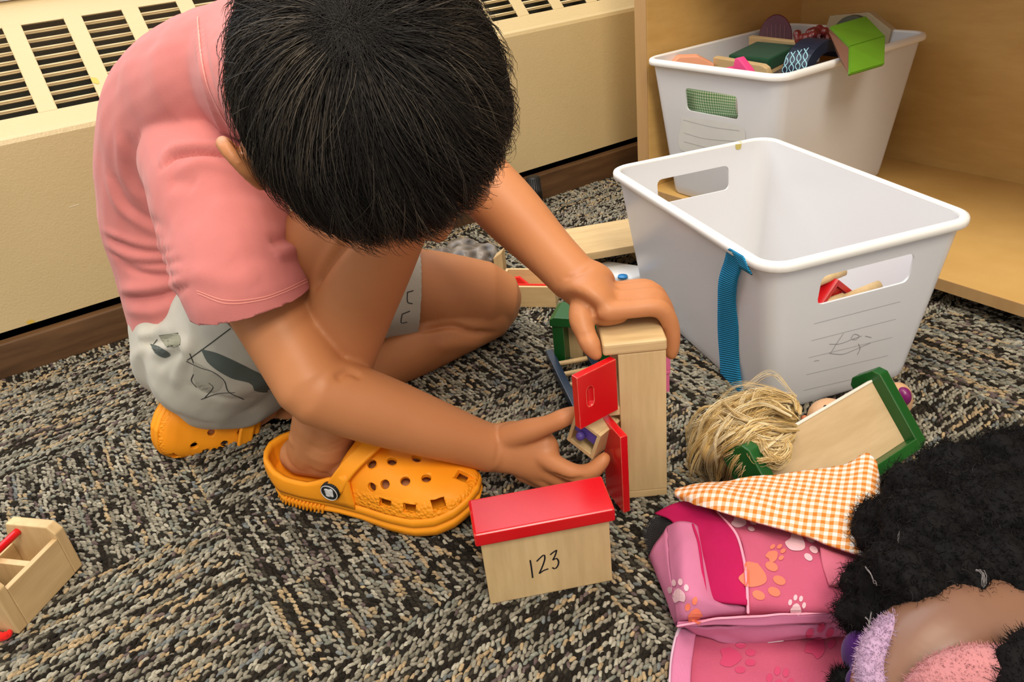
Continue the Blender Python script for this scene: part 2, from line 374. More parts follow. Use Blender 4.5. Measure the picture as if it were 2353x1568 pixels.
# sloped grille frame: local u = world x, w = along the slope, t = thickness
GF = frame((0, 0.0045, 0.3045), VX, Vector((0, 1, 1)))
s0, pitch, nrow, slot = 0.0285, 0.01455, 10, 0.0092
XC = [0.060 + 0.0765 * k for k in range(-9, 17)]; CW = 0.053
top_end = s0 + nrow * pitch + 0.0
box('grille_sill', -1.5, 1.40, 0.0, s0, -0.0025, 0.0, CREAM, rad, bev=0.0006, matrix=GF)
box('grille_header', -1.5, 1.40, s0 + (nrow - 1) * pitch + slot, 0.212, -0.0025, 0.0, CREAM, rad, bev=0.0006, matrix=GF)
rib_me = None; bar_me = None
for x in XC:
    if rib_me is None:
        o = box('grille_rib', -(0.0765 - CW), 0.0, s0 - 0.001, s0 + nrow * pitch, -0.0028, 0.0003, CREAM, rad, bev=0.0012, seg=3, matrix=GF @ Matrix.Translation((x, 0, 0))); rib_me = o.data
    else: link('grille_rib', rib_me, None, rad, False, GF @ Matrix.Translation((x, 0, 0)))
    for r in range(nrow - 1):
        y = s0 + r * pitch + slot
        if bar_me is None:
            bm = bmesh.new(); bm_box(bm, -0.003, CW + 0.003, 0, pitch - slot, -0.0055, 0.0)
            bmesh.ops.bevel(bm, geom=bm.edges[:], offset=0.0016, segments=3, affect='EDGES'); o = from_bm('grille_slat', bm, CREAM, rad, True, GF @ Matrix.Translation((x, y, 0))); bar_me = o.data
        else: link('grille_slat', bar_me, None, rad, False, GF @ Matrix.Translation((x, y, 0)))
# fins inside, seen through the slots
fin = None
for k in range(12):
    m4 = Matrix.Translation((0, 0.045 + 0.010 * k, 0.255 + 0.011 * k))
    if fin is None: o = box('heating_fin', -1.5, 1.4, 0, 0.004, -0.02, 0.0, DARKMETAL, rad, bev=0, matrix=m4); fin = o.data
    else: link('heating_fin', fin, None, rad, False, m4)
box('inner_housing', -1.5, 1.4, 0.012, 0.25, 0.055, 0.16, DARKMETAL, rad, bev=0)
bm = bmesh.new(); bmesh.ops.create_cone(bm, cap_ends=True, segments=24, radius1=0.016, radius2=0.013, depth=0.06); 
bmesh.ops.bevel(bm, geom=bm.edges[:], offset=0.002, segments=2, affect='EDGES')
pf = PZ(1232, 478, 0.0); ft = from_bm('rubber_foot', bm, BLACK, rad, True, Matrix.Translation((pf.x, 1.150 - 1.188, 0.030)))

YCHIP = plain('yellow_old_paint', (0.62, 0.42, 0.06), 0.5)
bpy.context.view_layer.update(); bvrad = bvh_of([c for c in rad.children if c.name.startswith(('front_panel', 'grille_rib', 'grille_sill'))])
for pts in ([(60, 740), (72, 735), (80, 739), (66, 745)], [(208, 178), (222, 180), (228, 192), (214, 190)], [(212, 203), (222, 205), (218, 212)]): patch('paint_chip', pts, bvrad, YCHIP, rad, 0.0004, 4)
strokes('scratch', [[(158, 476), (170, 473), (182, 469)]], bvrad, 0.0012, plain('pale_scratch', (0.75, 0.66, 0.48), 0.5), rad, 0.0003)

# ---------------------------------------------------------------- maple shelf unit
shelf = empty('shelf_unit', (0.889, 0, 0), label='pale maple shelf unit standing against the wall, its open front holding a white bin', cat='shelf')
SX0, SX1, SY0, SY1 = 0.0, 0.385, -0.25, 1.009
box('side_panel', SX0, SX1, 0.981, SY1, 0.0, 1.1, MAPLE, shelf, bev=0.0012)
box('edge_band', -0.0012, 0.0, 0.9815, SY1 - 0.0005, 0.0, 1.1, MAPLE_EDGE, shelf, bev=0)
box('side_panel', SX0, SX1, SY0, SY0 + 0.028, 0.0, 1.1, MAPLE, shelf, bev=0.0012)
box('bottom_board', SX0, 0.373, SY0 + 0.028, 0.981, 0.024, 0.040, MAPLE, shelf, bev=0.0008)
box('edge_band', -0.0012, 0.0, SY0 + 0.028, 0.981, 0.0245, 0.0395, MAPLE_EDGE, shelf, bev=0)
box('back_panel', 0.373, 0.385, SY0 + 0.028, 0.981, 0.024, 1.1, MAPLE, shelf, bev=0)
box('upper_board', SX0, 0.373, SY0 + 0.028, 0.981, 0.53, 0.55, MAPLE, shelf, bev=0.0008)
box('kick_board', 0.05, 0.065, SY0 + 0.028, 0.981, 0.0, 0.024, MAPLE_EDGE, shelf, bev=0)

# ---------------------------------------------------------------- white bins
def rrect(hx, hy, r, n=5):
    out = []
    for cx, cy, a0 in ((hx - r, hy - r, 0), (-hx + r, hy - r, 90), (-hx + r, -hy + r, 180), (hx - r, -hy + r, 270)):
        for k in range(n + 1):
            a = math.radians(a0 + 90 * k / n); out.append((cx + r * math.cos(a), cy + r * math.sin(a)))
    return out
def loft(bm, rings, close_first=False, close_last=False):
    V = [[bm.verts.new(p) for p in r] for r in rings]; n = len(V[0])
    for a, b in zip(V[:-1], V[1:]):
        for i in range(n): bm.faces.new((a[i], a[(i + 1) % n], b[(i + 1) % n], b[i]))
    if close_first: bm.faces.new(V[0][::-1])
    if close_last: bm.faces.new(V[-1])
    return V
def boolean(o, cutter):
    md = o.modifiers.new('cut', 'BOOLEAN'); md.operation = 'DIFFERENCE'; md.object = cutter; md.solver = 'EXACT'
    mats = list(o.data.materials); par = o.parent; mb = o.matrix_basis.copy(); nm = o.name
    me = applied(o); cm = cutter.data; bpy.data.objects.remove(cutter); bpy.data.meshes.remove(cm)
    n = bpy.data.objects.new(nm, me); COL.objects.link(n); n.parent = par; n.matrix_basis = mb; return n
def make_bin(mat, tx, ty, bx, by, H, hole, label, group=None):
    """tx,ty half sizes at the rim, bx,by at the base; short ends face +-y; hole = (half width, z0, z1)"""
    root = empty('storage_bin', mat=mat, label=label, cat='bin', group=group); th = 0.0024
    bm = bmesh.new()
    def ring(t, off, z=None):
        hx = bx + (tx - bx) * t - off; hy = by + (ty - by) * t - off; r = 0.016 + 0.006 * t - off * 0.6
        return [(x, y, H * t if z is None else z) for x, y in rrect(hx, hy, r)]
    def inset(rg, q): return [(x * q, y * q, z) for x, y, z in rg]
    rings = [inset(ring(0.0, 0.004), 0.96), ring(0.006, 0.002), ring(0.03, 0)] + [ring(t, 0) for t in np.linspace(0.08, 1, 12)]
    rings += [ring(t, th) for t in np.linspace(1, 0.05, 12)] + [ring(0.02, th + 0.003)]
    loft(bm, rings, True, True)
    bmesh.ops.recalc_face_normals(bm, faces=bm.faces[:])
    body = from_bm('bin_body', bm, BIN, root)
    cb = bmesh.new(); hw, z0, z1 = hole
    for sgn in (-1, 1):
        pts = [(x, z + (z0 + z1) / 2) for x, z in rrect(hw, (z1 - z0) / 2, 0.007, 3)]
        a = [cb.verts.new((x, sgn * (by - 0.03), z)) for x, z in pts]; b_ = [cb.verts.new((x, sgn * (ty + 0.03), z)) for x, z in pts]; n = len(pts)
        cb.faces.new(a); cb.faces.new(b_[::-1])
        for i in range(n): cb.faces.new((a[i], b_[i], b_[(i + 1) % n], a[(i + 1) % n]))
    bmesh.ops.recalc_face_normals(cb, faces=cb.faces[:])
    cut = from_bm('cut', cb, None, None, False, mat)
    bpy.context.view_layer.update()
    body = boolean(body, cut)
    body.data.polygons.foreach_set('use_smooth', [True] * len(body.data.polygons)); body.data.set_sharp_from_angle(angle=math.radians(38))
    bm = bmesh.new(); prof = [(-0.0024, -0.001), (-0.0022, 0.0018), (0.0, 0.0032), (0.003, 0.0032), (0.0062, 0.0018), (0.0072, -0.001), (0.0070, -0.0055), (0.0058, -0.0066), (0.0048, -0.005), (0.0042, -0.002), (0.0006, -0.001)]
    rings = [[(x, y, H + dz) for x, y in rrect(tx + dx, ty + dx, 0.022 + dx, 6)] for dx, dz in prof]
    loft(bm, rings + [rings[0]]); bmesh.ops.remove_doubles(bm, verts=bm.verts[:], dist=1e-6); bmesh.ops.recalc_face_normals(bm, faces=bm.faces[:])
    from_bm('bin_rim', bm, BINRIM, root, True)
    return root, body
zr = 0.19
A_, B_, Cc_, D_ = [PZ(x, y, zr) for x, y in ((1405, 383), (1790, 303), (2232, 505), (1745, 622))]
ctr = (A_ + B_ + Cc_ + D_) / 4; ux = ((B_ - A_) + (Cc_ - D_)).normalized(); uy = VZ.cross(ux)
hx1 = ((B_ - A_).length + (Cc_ - D_).length) / 4 - 0.007; hy1 = ((Cc_ - B_).length + (D_ - A_).length) / 4 - 0.007
BM1 = frame((ctr.x, ctr.y, 0.0), ux)
bin1, body1 = make_bin(BM1, hx1, hy1, hx1 - 0.026, hy1 - 0.021, zr - 0.003, (0.053, 0.130, 0.163), 'empty-looking white plastic bin on the carpet with a blue ribbon over its rim')
bin2z = 0.26
BM2 = frame((1.036, 0.831, 0.040), VX)
bin2, body2 = make_bin(frame((1.037, 0.832, 0.040), VY, -VX), 0.130, 0.165, 0.104, 0.138, bin2z - 0.040, (0.052, 0.150, 0.185), 'white plastic bin heaped with small toys, standing inside the maple shelf')
# ---------------------------------------------------------------- toy block house marked 123
INK = plain('black_marker_ink', (0.008, 0.007, 0.012), 0.5)
h0, h1 = PZ(1128, 1393), PZ(1408, 1338); HL = (h1 - h0).length
house = empty('toy_house', mat=frame(h0, h1 - h0), label='wooden toy house block with a red lid and the number 123 on its side', cat='toy house')
hb = box('house_body', 0, HL, 0, 0.033, 0.0015, 0.0705, BIRCH, house, bev=0.0012)
hl = box('roof_lid', -0.0042, HL + 0.0042, -0.0045, 0.0375, 0.0705, 0.0835, RED, house, bev=0.0022, seg=3)
bpy.context.view_layer.update(); bv = bvh_of(hb)
strokes('handwritten_number', [[(1218, 1287), (1221, 1305), (1224, 1328)],
    [(1233, 1290), (1241, 1282), (1250, 1275), (1252, 1282), (1248, 1297), (1239, 1318)], [(1239, 1318), (1249, 1311), (1260, 1307)],
    [(1264, 1275), (1271, 1269), (1279, 1264)], [(1279, 1264), (1276, 1275), (1270, 1287)], [(1270, 1287), (1278, 1283), (1283, 1288), (1283, 1296), (1279, 1304), (1274, 1307), (1269, 1304)]], bv, 0.0013, INK, house)

# ---------------------------------------------------------------- toy wardrobe with two red doors
w1, w0 = PZ(1533, 1140), PZ(1406, 1152)
WD = (w1 - w0).length; WW = 0.064
WM = frame(w0, w1 - w0)
ward = empty('toy_wardrobe', mat=WM, label='birch toy wardrobe standing upright with two red doors swung open', cat='toy wardrobe')
box('base_board', 0, WD, 0, WW, 0.001, 0.0095, BIRCH_X, ward, bev=0.001)
box('side_panel', 0.0115, WD, 0.0, 0.0065, 0.0095, 0.160, BIRCH, ward, bev=0.0008)
box('side_panel', 0.0115, WD, WW - 0.0065, WW, 0.0095, 0.160, BIRCH, ward, bev=0.0008)
box('back_panel', WD - 0.005, WD - 0.001, 0.0065, WW - 0.0065, 0.0095, 0.160, BIRCH, ward, bev=0)
box('top_board', -0.001, WD + 0.001, -0.0008, WW + 0.001, 0.160, 0.1715, BIRCH_X, ward, bev=0.003, seg=3)
box('shelf_board', 0.002, WD - 0.005, 0.0015, WW - 0.0065, 0.097, 0.105, BIRCH_X, ward, bev=0.001)
def door(hinge_px, end_px, ztop, zbot, th, hingeh=None):
    a, e = PZ(*hinge_px, ztop), PZ(*end_px, ztop); m = frame((a.x, a.y, 0), e - a); L = (e - a).length
    return WM.inverted() @ m, L
mu, Lu = door((1404, 819), (1314, 863), 0.1575, 0.1, 0.007)
d1 = box('upper_door', 0.0, Lu, -0.001, 0.0065, 0.1055, 0.1575, RED, ward, bev=0.0009, matrix=mu)
bm = bmesh.new(); tube(bm, [(Lu * 0.70, 0.0078, 0.1400, 0.0042), (Lu * 0.70, 0.0078, 0.1275, 0.0042)], 6, 16); bmesh.ops.recalc_face_normals(bm, faces=bm.faces[:])
bpy.context.view_layer.update(); cutter = from_bm('cut', bm, None, None, False, d1.matrix_world.copy()); bpy.context.view_layer.update(); boolean(d1, cutter)
ml, Ll = door((1398, 953), (1441, 1001), 0.094, 0.005, 0.007)
box('lower_door', 0.0, Ll, -0.0065, 0.0005, 0.008, 0.094, RED, ward, bev=0.0009, matrix=ml)

# ---------------------------------------------------------------- small wooden drawer unit with a purple pull (held in the hand)
PURPLE = plain('purple_paint', (0.085, 0.05, 0.27), 0.4)
dt, dr, dl = PD(1334, 968, 0.681), PD(1396, 1015, 0.668), PD(1302, 1011, 0.705)
dex = (dr - dt); dw = dex.length; dz = (dt - dl); dz = dz - dex.normalized() * dz.dot(dex.normalized()); dh = dz.length
DM = frame(dl, dex, None, dz)
drawer = empty('toy_drawer_unit', mat=DM, label='tiny open wooden drawer unit with a purple pull, held in the hand at the wardrobe', cat='toy drawer')
dd = 0.030; t_ = 0.0035
for nm, a in (('side_wall', (0, t_, 0, dd, 0, dh)), ('side_wall', (dw - t_, dw, 0, dd, 0, dh)), ('bottom_wall', (t_, dw - t_, 0, dd, 0, t_ * 1.3)), ('top_wall', (t_, dw - t_, 0, dd, dh - t_, dh)), ('back_wall', (t_, dw - t_, dd - 0.003, dd, 0, dh))):
    box(nm, *a, BIRCH, drawer, bev=0.0005)
pb = box('drawer_front', t_ + 0.0004, dw - t_ - 0.0004, 0.0015, 0.006, dh * 0.50, dh - t_ - 0.0006, PURPLE, drawer, bev=0.0006)
bm = bmesh.new(); ball(bm, (dw * 0.42, -0.0018, dh * 0.56), (0.0042, 0.0042, 0.0042)); from_bm('knob', bm, PURPLE, pb, True)

# ---------------------------------------------------------------- wooden tool caddy at the left
c0, c1 = PZ(47, 1462), PZ(193, 1302); CL = (c1 - c0).length
cad = empty('toy_tool_caddy', mat=frame(c0, c1 - c0), label='open wooden toy caddy with a red rod handle and a divider', cat='toy caddy')
W_ = 0.060
def endp(x):
    prof = [(0.0, 0.002), (W_, 0.002), (W_, 0.034), (W_ * 0.86, 0.058), (W_ * 0.10, 0.058), (0.0, 0.050)]
    m4 = Matrix(((0, 1, 0, x), (1, 0, 0, 0), (0, 0, 1, 0), (0, 0, 0, 1)))
    return prism('end_panel', prof, 0, 0.0105, BIRCH, cad, bev=0.0014, matrix=m4)
endp(0.0); endp(CL - 0.0105)
box('side_panel', 0.0105, CL - 0.0105, 0.0, 0.0055, 0.002, 0.045, BIRCH_X, cad, bev=0.0008)
box('side_panel', 0.0105, CL - 0.0105, W_ - 0.0055, W_, 0.002, 0.034, BIRCH_X, cad, bev=0.0008)
box('base_board', 0.0105, CL - 0.0105, 0.0055, W_ - 0.0055, 0.002, 0.007, BIRCH_X, cad, bev=0)
box('divider', CL * 0.5 - 0.003, CL * 0.5 + 0.003, 0.0055, W_ - 0.0055, 0.007, 0.044, BIRCH, cad, bev=0.0006)
bm = bmesh.new(); tube(bm, [(0.010, 0.041, 0.050, 0.0036), (CL - 0.010, 0.041, 0.050, 0.0036)], 6, 14); from_bm('handle_rod', bm, RED, cad, True)
# red twisted cord and slate block beside it
cord = []
for k in range(40):
    t = k / 39; p = PZ(-60 + 78 * t, 1475 - 20 * t + 6 * math.sin(9 * t), 0.0048); cord.append((p.x, p.y, p.z, 0.0030))
bm = bmesh.new()
for ph in (0, math.pi):
    pts = [(x + 0.0018 * math.cos(k * 0.9 + ph), y, z + 0.0018 * math.sin(k * 0.9 + ph), 0.0024) for k, (x, y, z, r) in enumerate(cord)]
    tube(bm, pts, 80, 8)
tag(from_bm('twisted_cord', bm, fabric('red_cord', (0.75, 0.02, 0.015)), None, True), 'short red twisted cord lying on the carpet beside the wooden caddy', 'cord')
p = PZ(-22, 1432); tag(box('toy_block', -0.02, 0.012, -0.012, 0.012, 0.002, 0.026, plain('slate_blue_paint', (0.06, 0.09, 0.12), 0.5), None, bev=0.0015, matrix=frame(p, c1 - c0)), 'slate blue toy block peeking out beside the wooden caddy', 'block')

# ---------------------------------------------------------------- toys behind the kneeling leg
g0, g1 = PZ(1276, 842), PZ(1302, 844)
bench = empty('toy_bench', mat=frame(g0, g1 - g0), label='dark green toy bench with a bare wood back panel, behind the wardrobe', cat='toy bench')
gh = 0.069
prism('top_board', [(-0.002, gh - 0.012), (-0.002, gh - 0.003), (0.004, gh), (0.066, gh), (0.072, gh - 0.003), (0.072, gh - 0.012)], -0.002, 0.040, GREEN, bench, bev=0.0008)
box('leg_panel', 0.0, 0.014, 0.0, 0.036, 0.001, gh - 0.012, GREEN, bench, bev=0.0008)
box('leg_panel', 0.056, 0.070, 0.0, 0.036, 0.001, gh - 0.012, GREEN, bench, bev=0.0008)
box('back_panel', 0.014, 0.056, 0.020, 0.025, 0.001, gh - 0.012, BIRCH, bench, bev=0.0004)
n0, n1 = PZ(1264, 829), PZ(1322, 948); ND = frame(n0, n1 - n0)
lad = empty('toy_ladder', mat=ND, label='navy blue toy ladder with pale wooden rungs lying on the carpet', cat='toy ladder')
LN = (n1 - n0).length + 0.012
for y in (0.0, 0.044): box('rail', 0, LN, y - 0.0045, y + 0.0045, 0.002, 0.016, NAVY, lad, bev=0.0008)
for k, x in enumerate((0.030, 0.055, 0.080, 0.105)):
    bm = bmesh.new(); tube(bm, [(x, 0.002, 0.0115, 0.0032), (x, 0.044, 0.0115, 0.0032)], 4, 12); from_bm('rung', bm, BIRCH, lad, True)
# low plank table
q0, q1, q2 = PZ(1355, 599, 0.038), PZ(1448, 583, 0.038), PZ(1300, 523, 0.05)
TB = frame((q0.x, q0.y, 0), q1 - q0)
tbl = empty('toy_plank_table', mat=TB, label='long pale wooden plank table behind the hand, in front of the radiator', cat='toy table')
box('table_top', -0.066, 0.10, 0.0, 0.105, 0.038, 0.050, BIRCH_X, tbl, bev=0.0015)
for x in (-0.060, 0.085): box('trestle', x, x + 0.010, 0.012, 0.093, 0.001, 0.038, BIRCH, tbl, bev=0.001)
# open wooden box with red inside
b0, b1 = PZ(1278, 709), PZ(1216, 708)
ob = empty('toy_crate', mat=frame(b1, b0 - b1), label='open wooden toy box with red pieces inside, beside the bare knee', cat='toy box')
BL = (b0 - b1).length; X0 = -0.045; X1 = BL; D2 = 0.062; bh = 0.033
box('front_wall', X0, X1, 0, 0.0045, 0.001, bh, BIRCH_X, ob, bev=0.0006); box('rear_wall', X0, X1, D2 - 0.0045, D2, 0.001, bh, BIRCH_X, ob, bev=0.0006)
box('end_wall', X1 - 0.0045, X1, 0.0045, D2 - 0.0045, 0.001, bh, BIRCH, ob, bev=0.0006); box('end_wall', X0, X0 + 0.0045, 0.0045, D2 - 0.0045, 0.001, bh, BIRCH, ob, bev=0.0006)
box('base_board', X0, X1, 0.0045, D2 - 0.0045, 0.001, 0.005, BIRCH, ob, bev=0)
FELT_RED = fabric('red_felt', (0.72, 0.02, 0.012))
tag(box('felt_strip', X0 + 0.008, X1 - 0.006, 0.006, 0.010, 0.0055, bh + 0.0005, FELT_RED, None, bev=0.0008, matrix=frame(b1, b0 - b1)), 'thin red felt strip standing inside the open wooden toy box', 'felt strip')
rp = PZ(1186, 640, 0.03)
tag(prism('felt_house', [(-0.014, 0.0), (0.014, 0.0), (0.017, 0.014), (0.004, 0.026), (-0.014, 0.023)], 0, 0.006, FELT_RED, None, bev=0.0008, matrix=frame((rp.x, rp.y, 0.0055), b0 - b1)), 'red felt piece with a pointed edge sticking out of the open wooden box', 'felt piece')
pp = PZ(1142, 640, 0.0); 
post = empty('toy_post_block', mat=frame(PZ(1140, 650, 0.0), b0 - b1), label='pale wooden block with a slanted top standing beside the mottled grey bag', cat='block')
prism('block_body', [(0, 0.001), (0.014, 0.001), (0.014, 0.050), (0.0, 0.040)], 0, 0.020, BIRCH, post, bev=0.001)
# grey translucent bag
GREYBAG, nt, b = new_mat('grey_plastic_film', 0.34, (0.20, 0.18, 0.16))
vb = nt.nodes.new('ShaderNodeTexVoronoi'); vb.inputs['Scale'].default_value = 60; nt.links.new(coords(nt), vb.inputs['Vector'])
nt.links.new(ramp(nt, vb.outputs['Distance'], [(0.1, (0.025, 0.020, 0.016)), (0.45, (0.12, 0.10, 0.085)), (0.8, (0.24, 0.21, 0.185))]), b.inputs['Base Color']); bump(nt, b, vb.outputs['Distance'], 0.004, 0.6)
bm = bmesh.new(); bp = PZ(1070, 610, 0.02)
for dx, dy, r in ((0, 0, 0.034), (0.03, -0.012, 0.026), (-0.03, 0.02, 0.03), (0.015, 0.03, 0.03)): ball(bm, (bp.x + dx, bp.y + dy, 0.026), (r, r, 0.025))
me = remeshed(bm, 0.004, 4); co = vco(me); no = vno(me)
co += no * np.array([noise.noise(Vector(p) * 70) for p in co])[:, None] * 0.004; co[:, 2] = np.maximum(co[:, 2], 0.001); setco(me, co)
tag(link('plastic_bag', me, GREYBAG, None, True), 'crumpled mottled grey plastic bag on the carpet beyond the bare thigh', 'bag')
# white and blue toy remote
rc = PZ(1440, 668, 0.0); RM = frame((rc.x + 0.012, rc.y + 0.028, 0), PZ(1455, 640, .02) - PZ(1390, 630, .02))
rem = empty('toy_remote', mat=RM, label='white toy remote with blue buttons lying beside the empty bin', cat='toy remote')
WHITEP = plain('white_glossy_plastic', (0.78, 0.78, 0.77), 0.25, var=0.03); BLUEP = plain('sky_blue_plastic', (0.03, 0.26, 0.62), 0.35)
bm = bmesh.new(); loft(bm, [[(x, y, z) for x, y in rrect(0.040 - o_, 0.024 - o_, 0.018 - o_, 6)] for o_, z in ((0.003, 0.001), (0, 0.004), (0, 0.016), (0.002, 0.0195), (0.006, 0.021))], True, True); shell = from_bm('shell', bm, WHITEP, rem, True)
def disc(bm, c, r1, r2, h): bmesh.ops.create_cone(bm, cap_ends=True, segments=24, radius1=1, radius2=0.92, depth=1, matrix=Matrix.Translation(c) @ Matrix.Diagonal((r1, r2, h, 1)))
for px, r1, r2 in (((1431, 635), 0.0075, 0.0065), ((1399, 645), 0.011, 0.0065)):
    c = RM.inverted() @ PZ(*px, 0.0215); bm = bmesh.new(); disc(bm, (c.x, c.y, 0.0212), r1, r2, 0.0025); from_bm('button', bm, BLUEP, rem, True)
# pink panel behind wardrobe
PINKP = plain('pink_plastic', (0.78, 0.16, 0.33), 0.4)
pk2 = PZ(1541, 905)
pch = empty('toy_chair', mat=frame(pk2, Vector((0.80, -0.55, 0))), label='pink toy chair half hidden behind the wooden wardrobe', cat='toy chair')
box('seat', -0.034, 0.0, 0.0, 0.032, 0.026, 0.031, PINKP, pch, bev=0.001); box('backrest', -0.005, 0.0, 0.0, 0.032, 0.031, 0.072, PINKP, pch, bev=0.001)
for x in (-0.033, -0.005):
    for y in (0.001, 0.027): box('leg', x, x + 0.004, y, y + 0.004, 0.001, 0.026, PINKP, pch, bev=0.0005)

# ---------------------------------------------------------------- bin details and contents
bpy.context.view_layer.update(); bv1 = bvh_of(body1); bv2 = bvh_of(body2)
rl = []
for k, (y0, y1, xa, xb) in enumerate(((744, 693, 1870, 2068), (783, 733, 1864, 2058), (822, 775, 1858, 2050), (861, 817, 1852, 2040), (897, 855, 1846, 2030))): rl.append([(xa, y0), ((xa + xb) / 2, (y0 + y1) / 2), (xb, y1)])
strokes('ruled_lines', rl, bv1, 0.0006, RULED, bin1)
strokes('pencil_doodle', [[(1938, 766), (1925, 785), (1908, 812)], [(1905, 791), (1930, 790), (1957, 780), (1980, 772)], [(1905, 812), (1935, 814), (1965, 803), (2000, 788)], [(1955, 778), (1962, 768), (1974, 772), (1966, 781), (1956, 779)], [(1988, 772), (2002, 776)], [(1972, 790), (1976, 800), (1970, 815)], [(1870, 830), (1882, 828)]], bv1, 0.0007, PENCIL, bin1)
patch('label_film', [(1566, 268), (1707, 292), (1700, 345), (1566, 345)], bv2, LABELM, bin2)
strokes('label_lines', [[(1570, 275), (1640, 292), (1700, 300)], [(1572, 305), (1620, 318), (1700, 325)], [(1572, 325), (1640, 342), (1690, 345)]], bv2, 0.0007, RULED, bin2, 0.0008)
YTAPE = plain('yellowed_tape', (0.52, 0.42, 0.12), 0.5)
patch('tape_scrap', [(1690, 322), (1701, 320), (1702, 341), (1691, 343)], bvh_of([body1] + [c for c in bin1.children if c.name.startswith('bin_rim')]), YTAPE, bin1)
# blue ribbon over the rim
bvr = bvh_of([body1] + [c for c in bin1.children if c.name.startswith('bin_rim')])
def on_bin(px, py, lift):
    d = Vector(ray(px, py)).normalized(); h = bvr.ray_cast(Vector(C0), d); n = h[1] if h[1].dot(d) < 0 else -h[1]; return h[0] + n * lift
BLUER, nt, b = new_mat('blue_grosgrain', 0.85, (0.02, 0.27, 0.52), 0.2)
tc = nt.nodes.new('ShaderNodeTexCoord'); wv = nt.nodes.new('ShaderNodeTexWave'); wv.bands_direction = 'X'; wv.inputs['Scale'].default_value = 110; nt.links.new(tc.outputs['UV'], wv.inputs['Vector'])
nt.links.new(ramp(nt, wv.outputs['Fac'], [(0.1, (0.012, 0.20, 0.44)), (0.7, (0.03, 0.36, 0.64))]), b.inputs['Base Color']); bump(nt, b, wv.outputs['Fac'], 0.0008, 1.0)
wall_n = -ux
def hang(px, py, lift):   # point on the plane of the outer left wall
    a = A_ + (-ux) * 0.0; nrm = (-ux * 1.0 + VZ * -0.145).normalized(); p0 = A_ - VZ * 0.004 + nrm * lift
    r = Vector(ray(px, py)); return Vector(C0) + r * ((p0 - Vector(C0)).dot(nrm) / r.dot(nrm))
Lx = [(1664, 603), (1652, 645), (1650, 700), (1650, 760), (1654, 820), (1658, 870), (1668, 912), (1682, 938)]; Rx = [(1707, 606), (1694, 645), (1690, 700), (1697, 760), (1697, 820), (1702, 870), (1712, 910), (1724, 936)]
rowL = [on_bin(1697, 590, 0.002) - VZ * 0.012 + ux * 0.004, on_bin(1680, 572, 0.0015)] + [hang(x, y, 0.0035 + 0.002 * math.sin(i * 1.3)) for i, (x, y) in enumerate(Lx)]
rowR = [on_bin(1725, 606, 0.002) - VZ * 0.012 + ux * 0.004, on_bin(1710, 589, 0.0015)] + [hang(x, y, 0.0030 + 0.002 * math.sin(i * 1.3 + 0.6)) for i, (x, y) in enumerate(Rx)]
rib = sheet('ribbon', [rowL, [(a + b_) / 2 for a, b_ in zip(rowL, rowR)], rowR], 60, 6, BLUER, None, 0.0012)
tag(rib, 'bright blue ribbed ribbon hanging over the rim of the empty white bin', 'ribbon')
# toys seen through the front handle hole
def in_bin1(px, py, z): return PZ(px, py, z)
p = in_bin1(1925, 660, 0.11)
th = empty('toy_barn', mat=frame((p.x, p.y, 0.009), ux + uy * 0.3), label='red roofed toy barn seen through the handle hole of the empty bin', cat='toy barn')
prism('roof', [(-0.030, 0.085), (0.0, 0.110), (0.030, 0.085), (0.027, 0.080), (0.0, 0.102), (-0.027, 0.080)], 0, 0.045, RED, th, bev=0.0008)
prism('barn_body', [(-0.024, 0.0), (0.024, 0.0), (0.024, 0.083), (0, 0.1015), (-0.024, 0.083)], 0.004, 0.041, RED, th, bev=0.0008)
for i, (pa, za, pb_, zb) in enumerate((((1940, 622), 0.122, (1872, 650), 0.117), ((2022, 655), 0.100, (1960, 680), 0.094), ((1940, 684), 0.098, (1890, 700), 0.094))):
    a, b_ = PZ(*pa, za), PZ(*pb_, zb); bm = bmesh.new(); d_ = (b_ - a).normalized()
    tube(bm, [(*a, 0.0055), (*(a + d_ * 0.06), 0.0055)], 4, 16, cap=False); bmesh.ops.bevel(bm, geom=[e for e in bm.edges if len(e.link_faces) and any(len(f.verts) > 4 for f in e.link_faces)], offset=0.0008, segments=2, affect='EDGES')
    o = from_bm('wooden_dowel', bm, BIRCH, None, True); tag(o, ['long pale wooden dowel topping the red barn in the empty bin', 'pale wooden dowel pointing past the red roof in the empty bin', 'short pale wooden dowel lying under the red roof edge in the empty bin'][i], 'dowel')

# contents of the bin on the shelf
PEACH = plain('peach_foam', (0.86, 0.38, 0.22), 0.8); MAROON = plain('maroon_plastic', (0.13, 0.008, 0.030), 0.3); MAROON2 = plain('maroon_lighter', (0.22, 0.07, 0.09), 0.35)
WINE = plain('wine_red_plastic', (0.12, 0.012, 0.012), 0.35, var=0.5, vs=90); LIME = plain('lime_green_plastic', (0.11, 0.26, 0.015), 0.35); BROWNP = plain('brown_plastic', (0.16, 0.07, 0.04), 0.45)
DGREEN = fabric('dark_green_felt', (0.008, 0.055, 0.022)); NAVYP = plain('dark_navy_plastic', (0.010, 0.016, 0.035), 0.4); ICE = plain('ice_blue_paint', (0.30, 0.58, 0.66), 0.5); HOT = plain('hot_pink_plastic', (0.80, 0.07, 0.24), 0.35)
SAGE = plain('grey_green_plastic', (0.10, 0.115, 0.08), 0.5); PALEW = wood('pale_block_wood', (0.44, 0.36, 0.21), (0.58, 0.48, 0.30), (20, 20, 5))
p = PZ(1588, 168, 0.232); tag(prism('foam_block', [(-0.032, 0.0), (0.035, 0.0), (0.036, 0.010), (0.012, 0.024), (-0.018, 0.026), (-0.034, 0.014)], 0.000, 0.026, PEACH, None, bev=0.001, matrix=frame(p, Vector((0.80, -0.60, 0)))), 'peach coloured foam block with angled edges in the shelf bin', 'foam block')
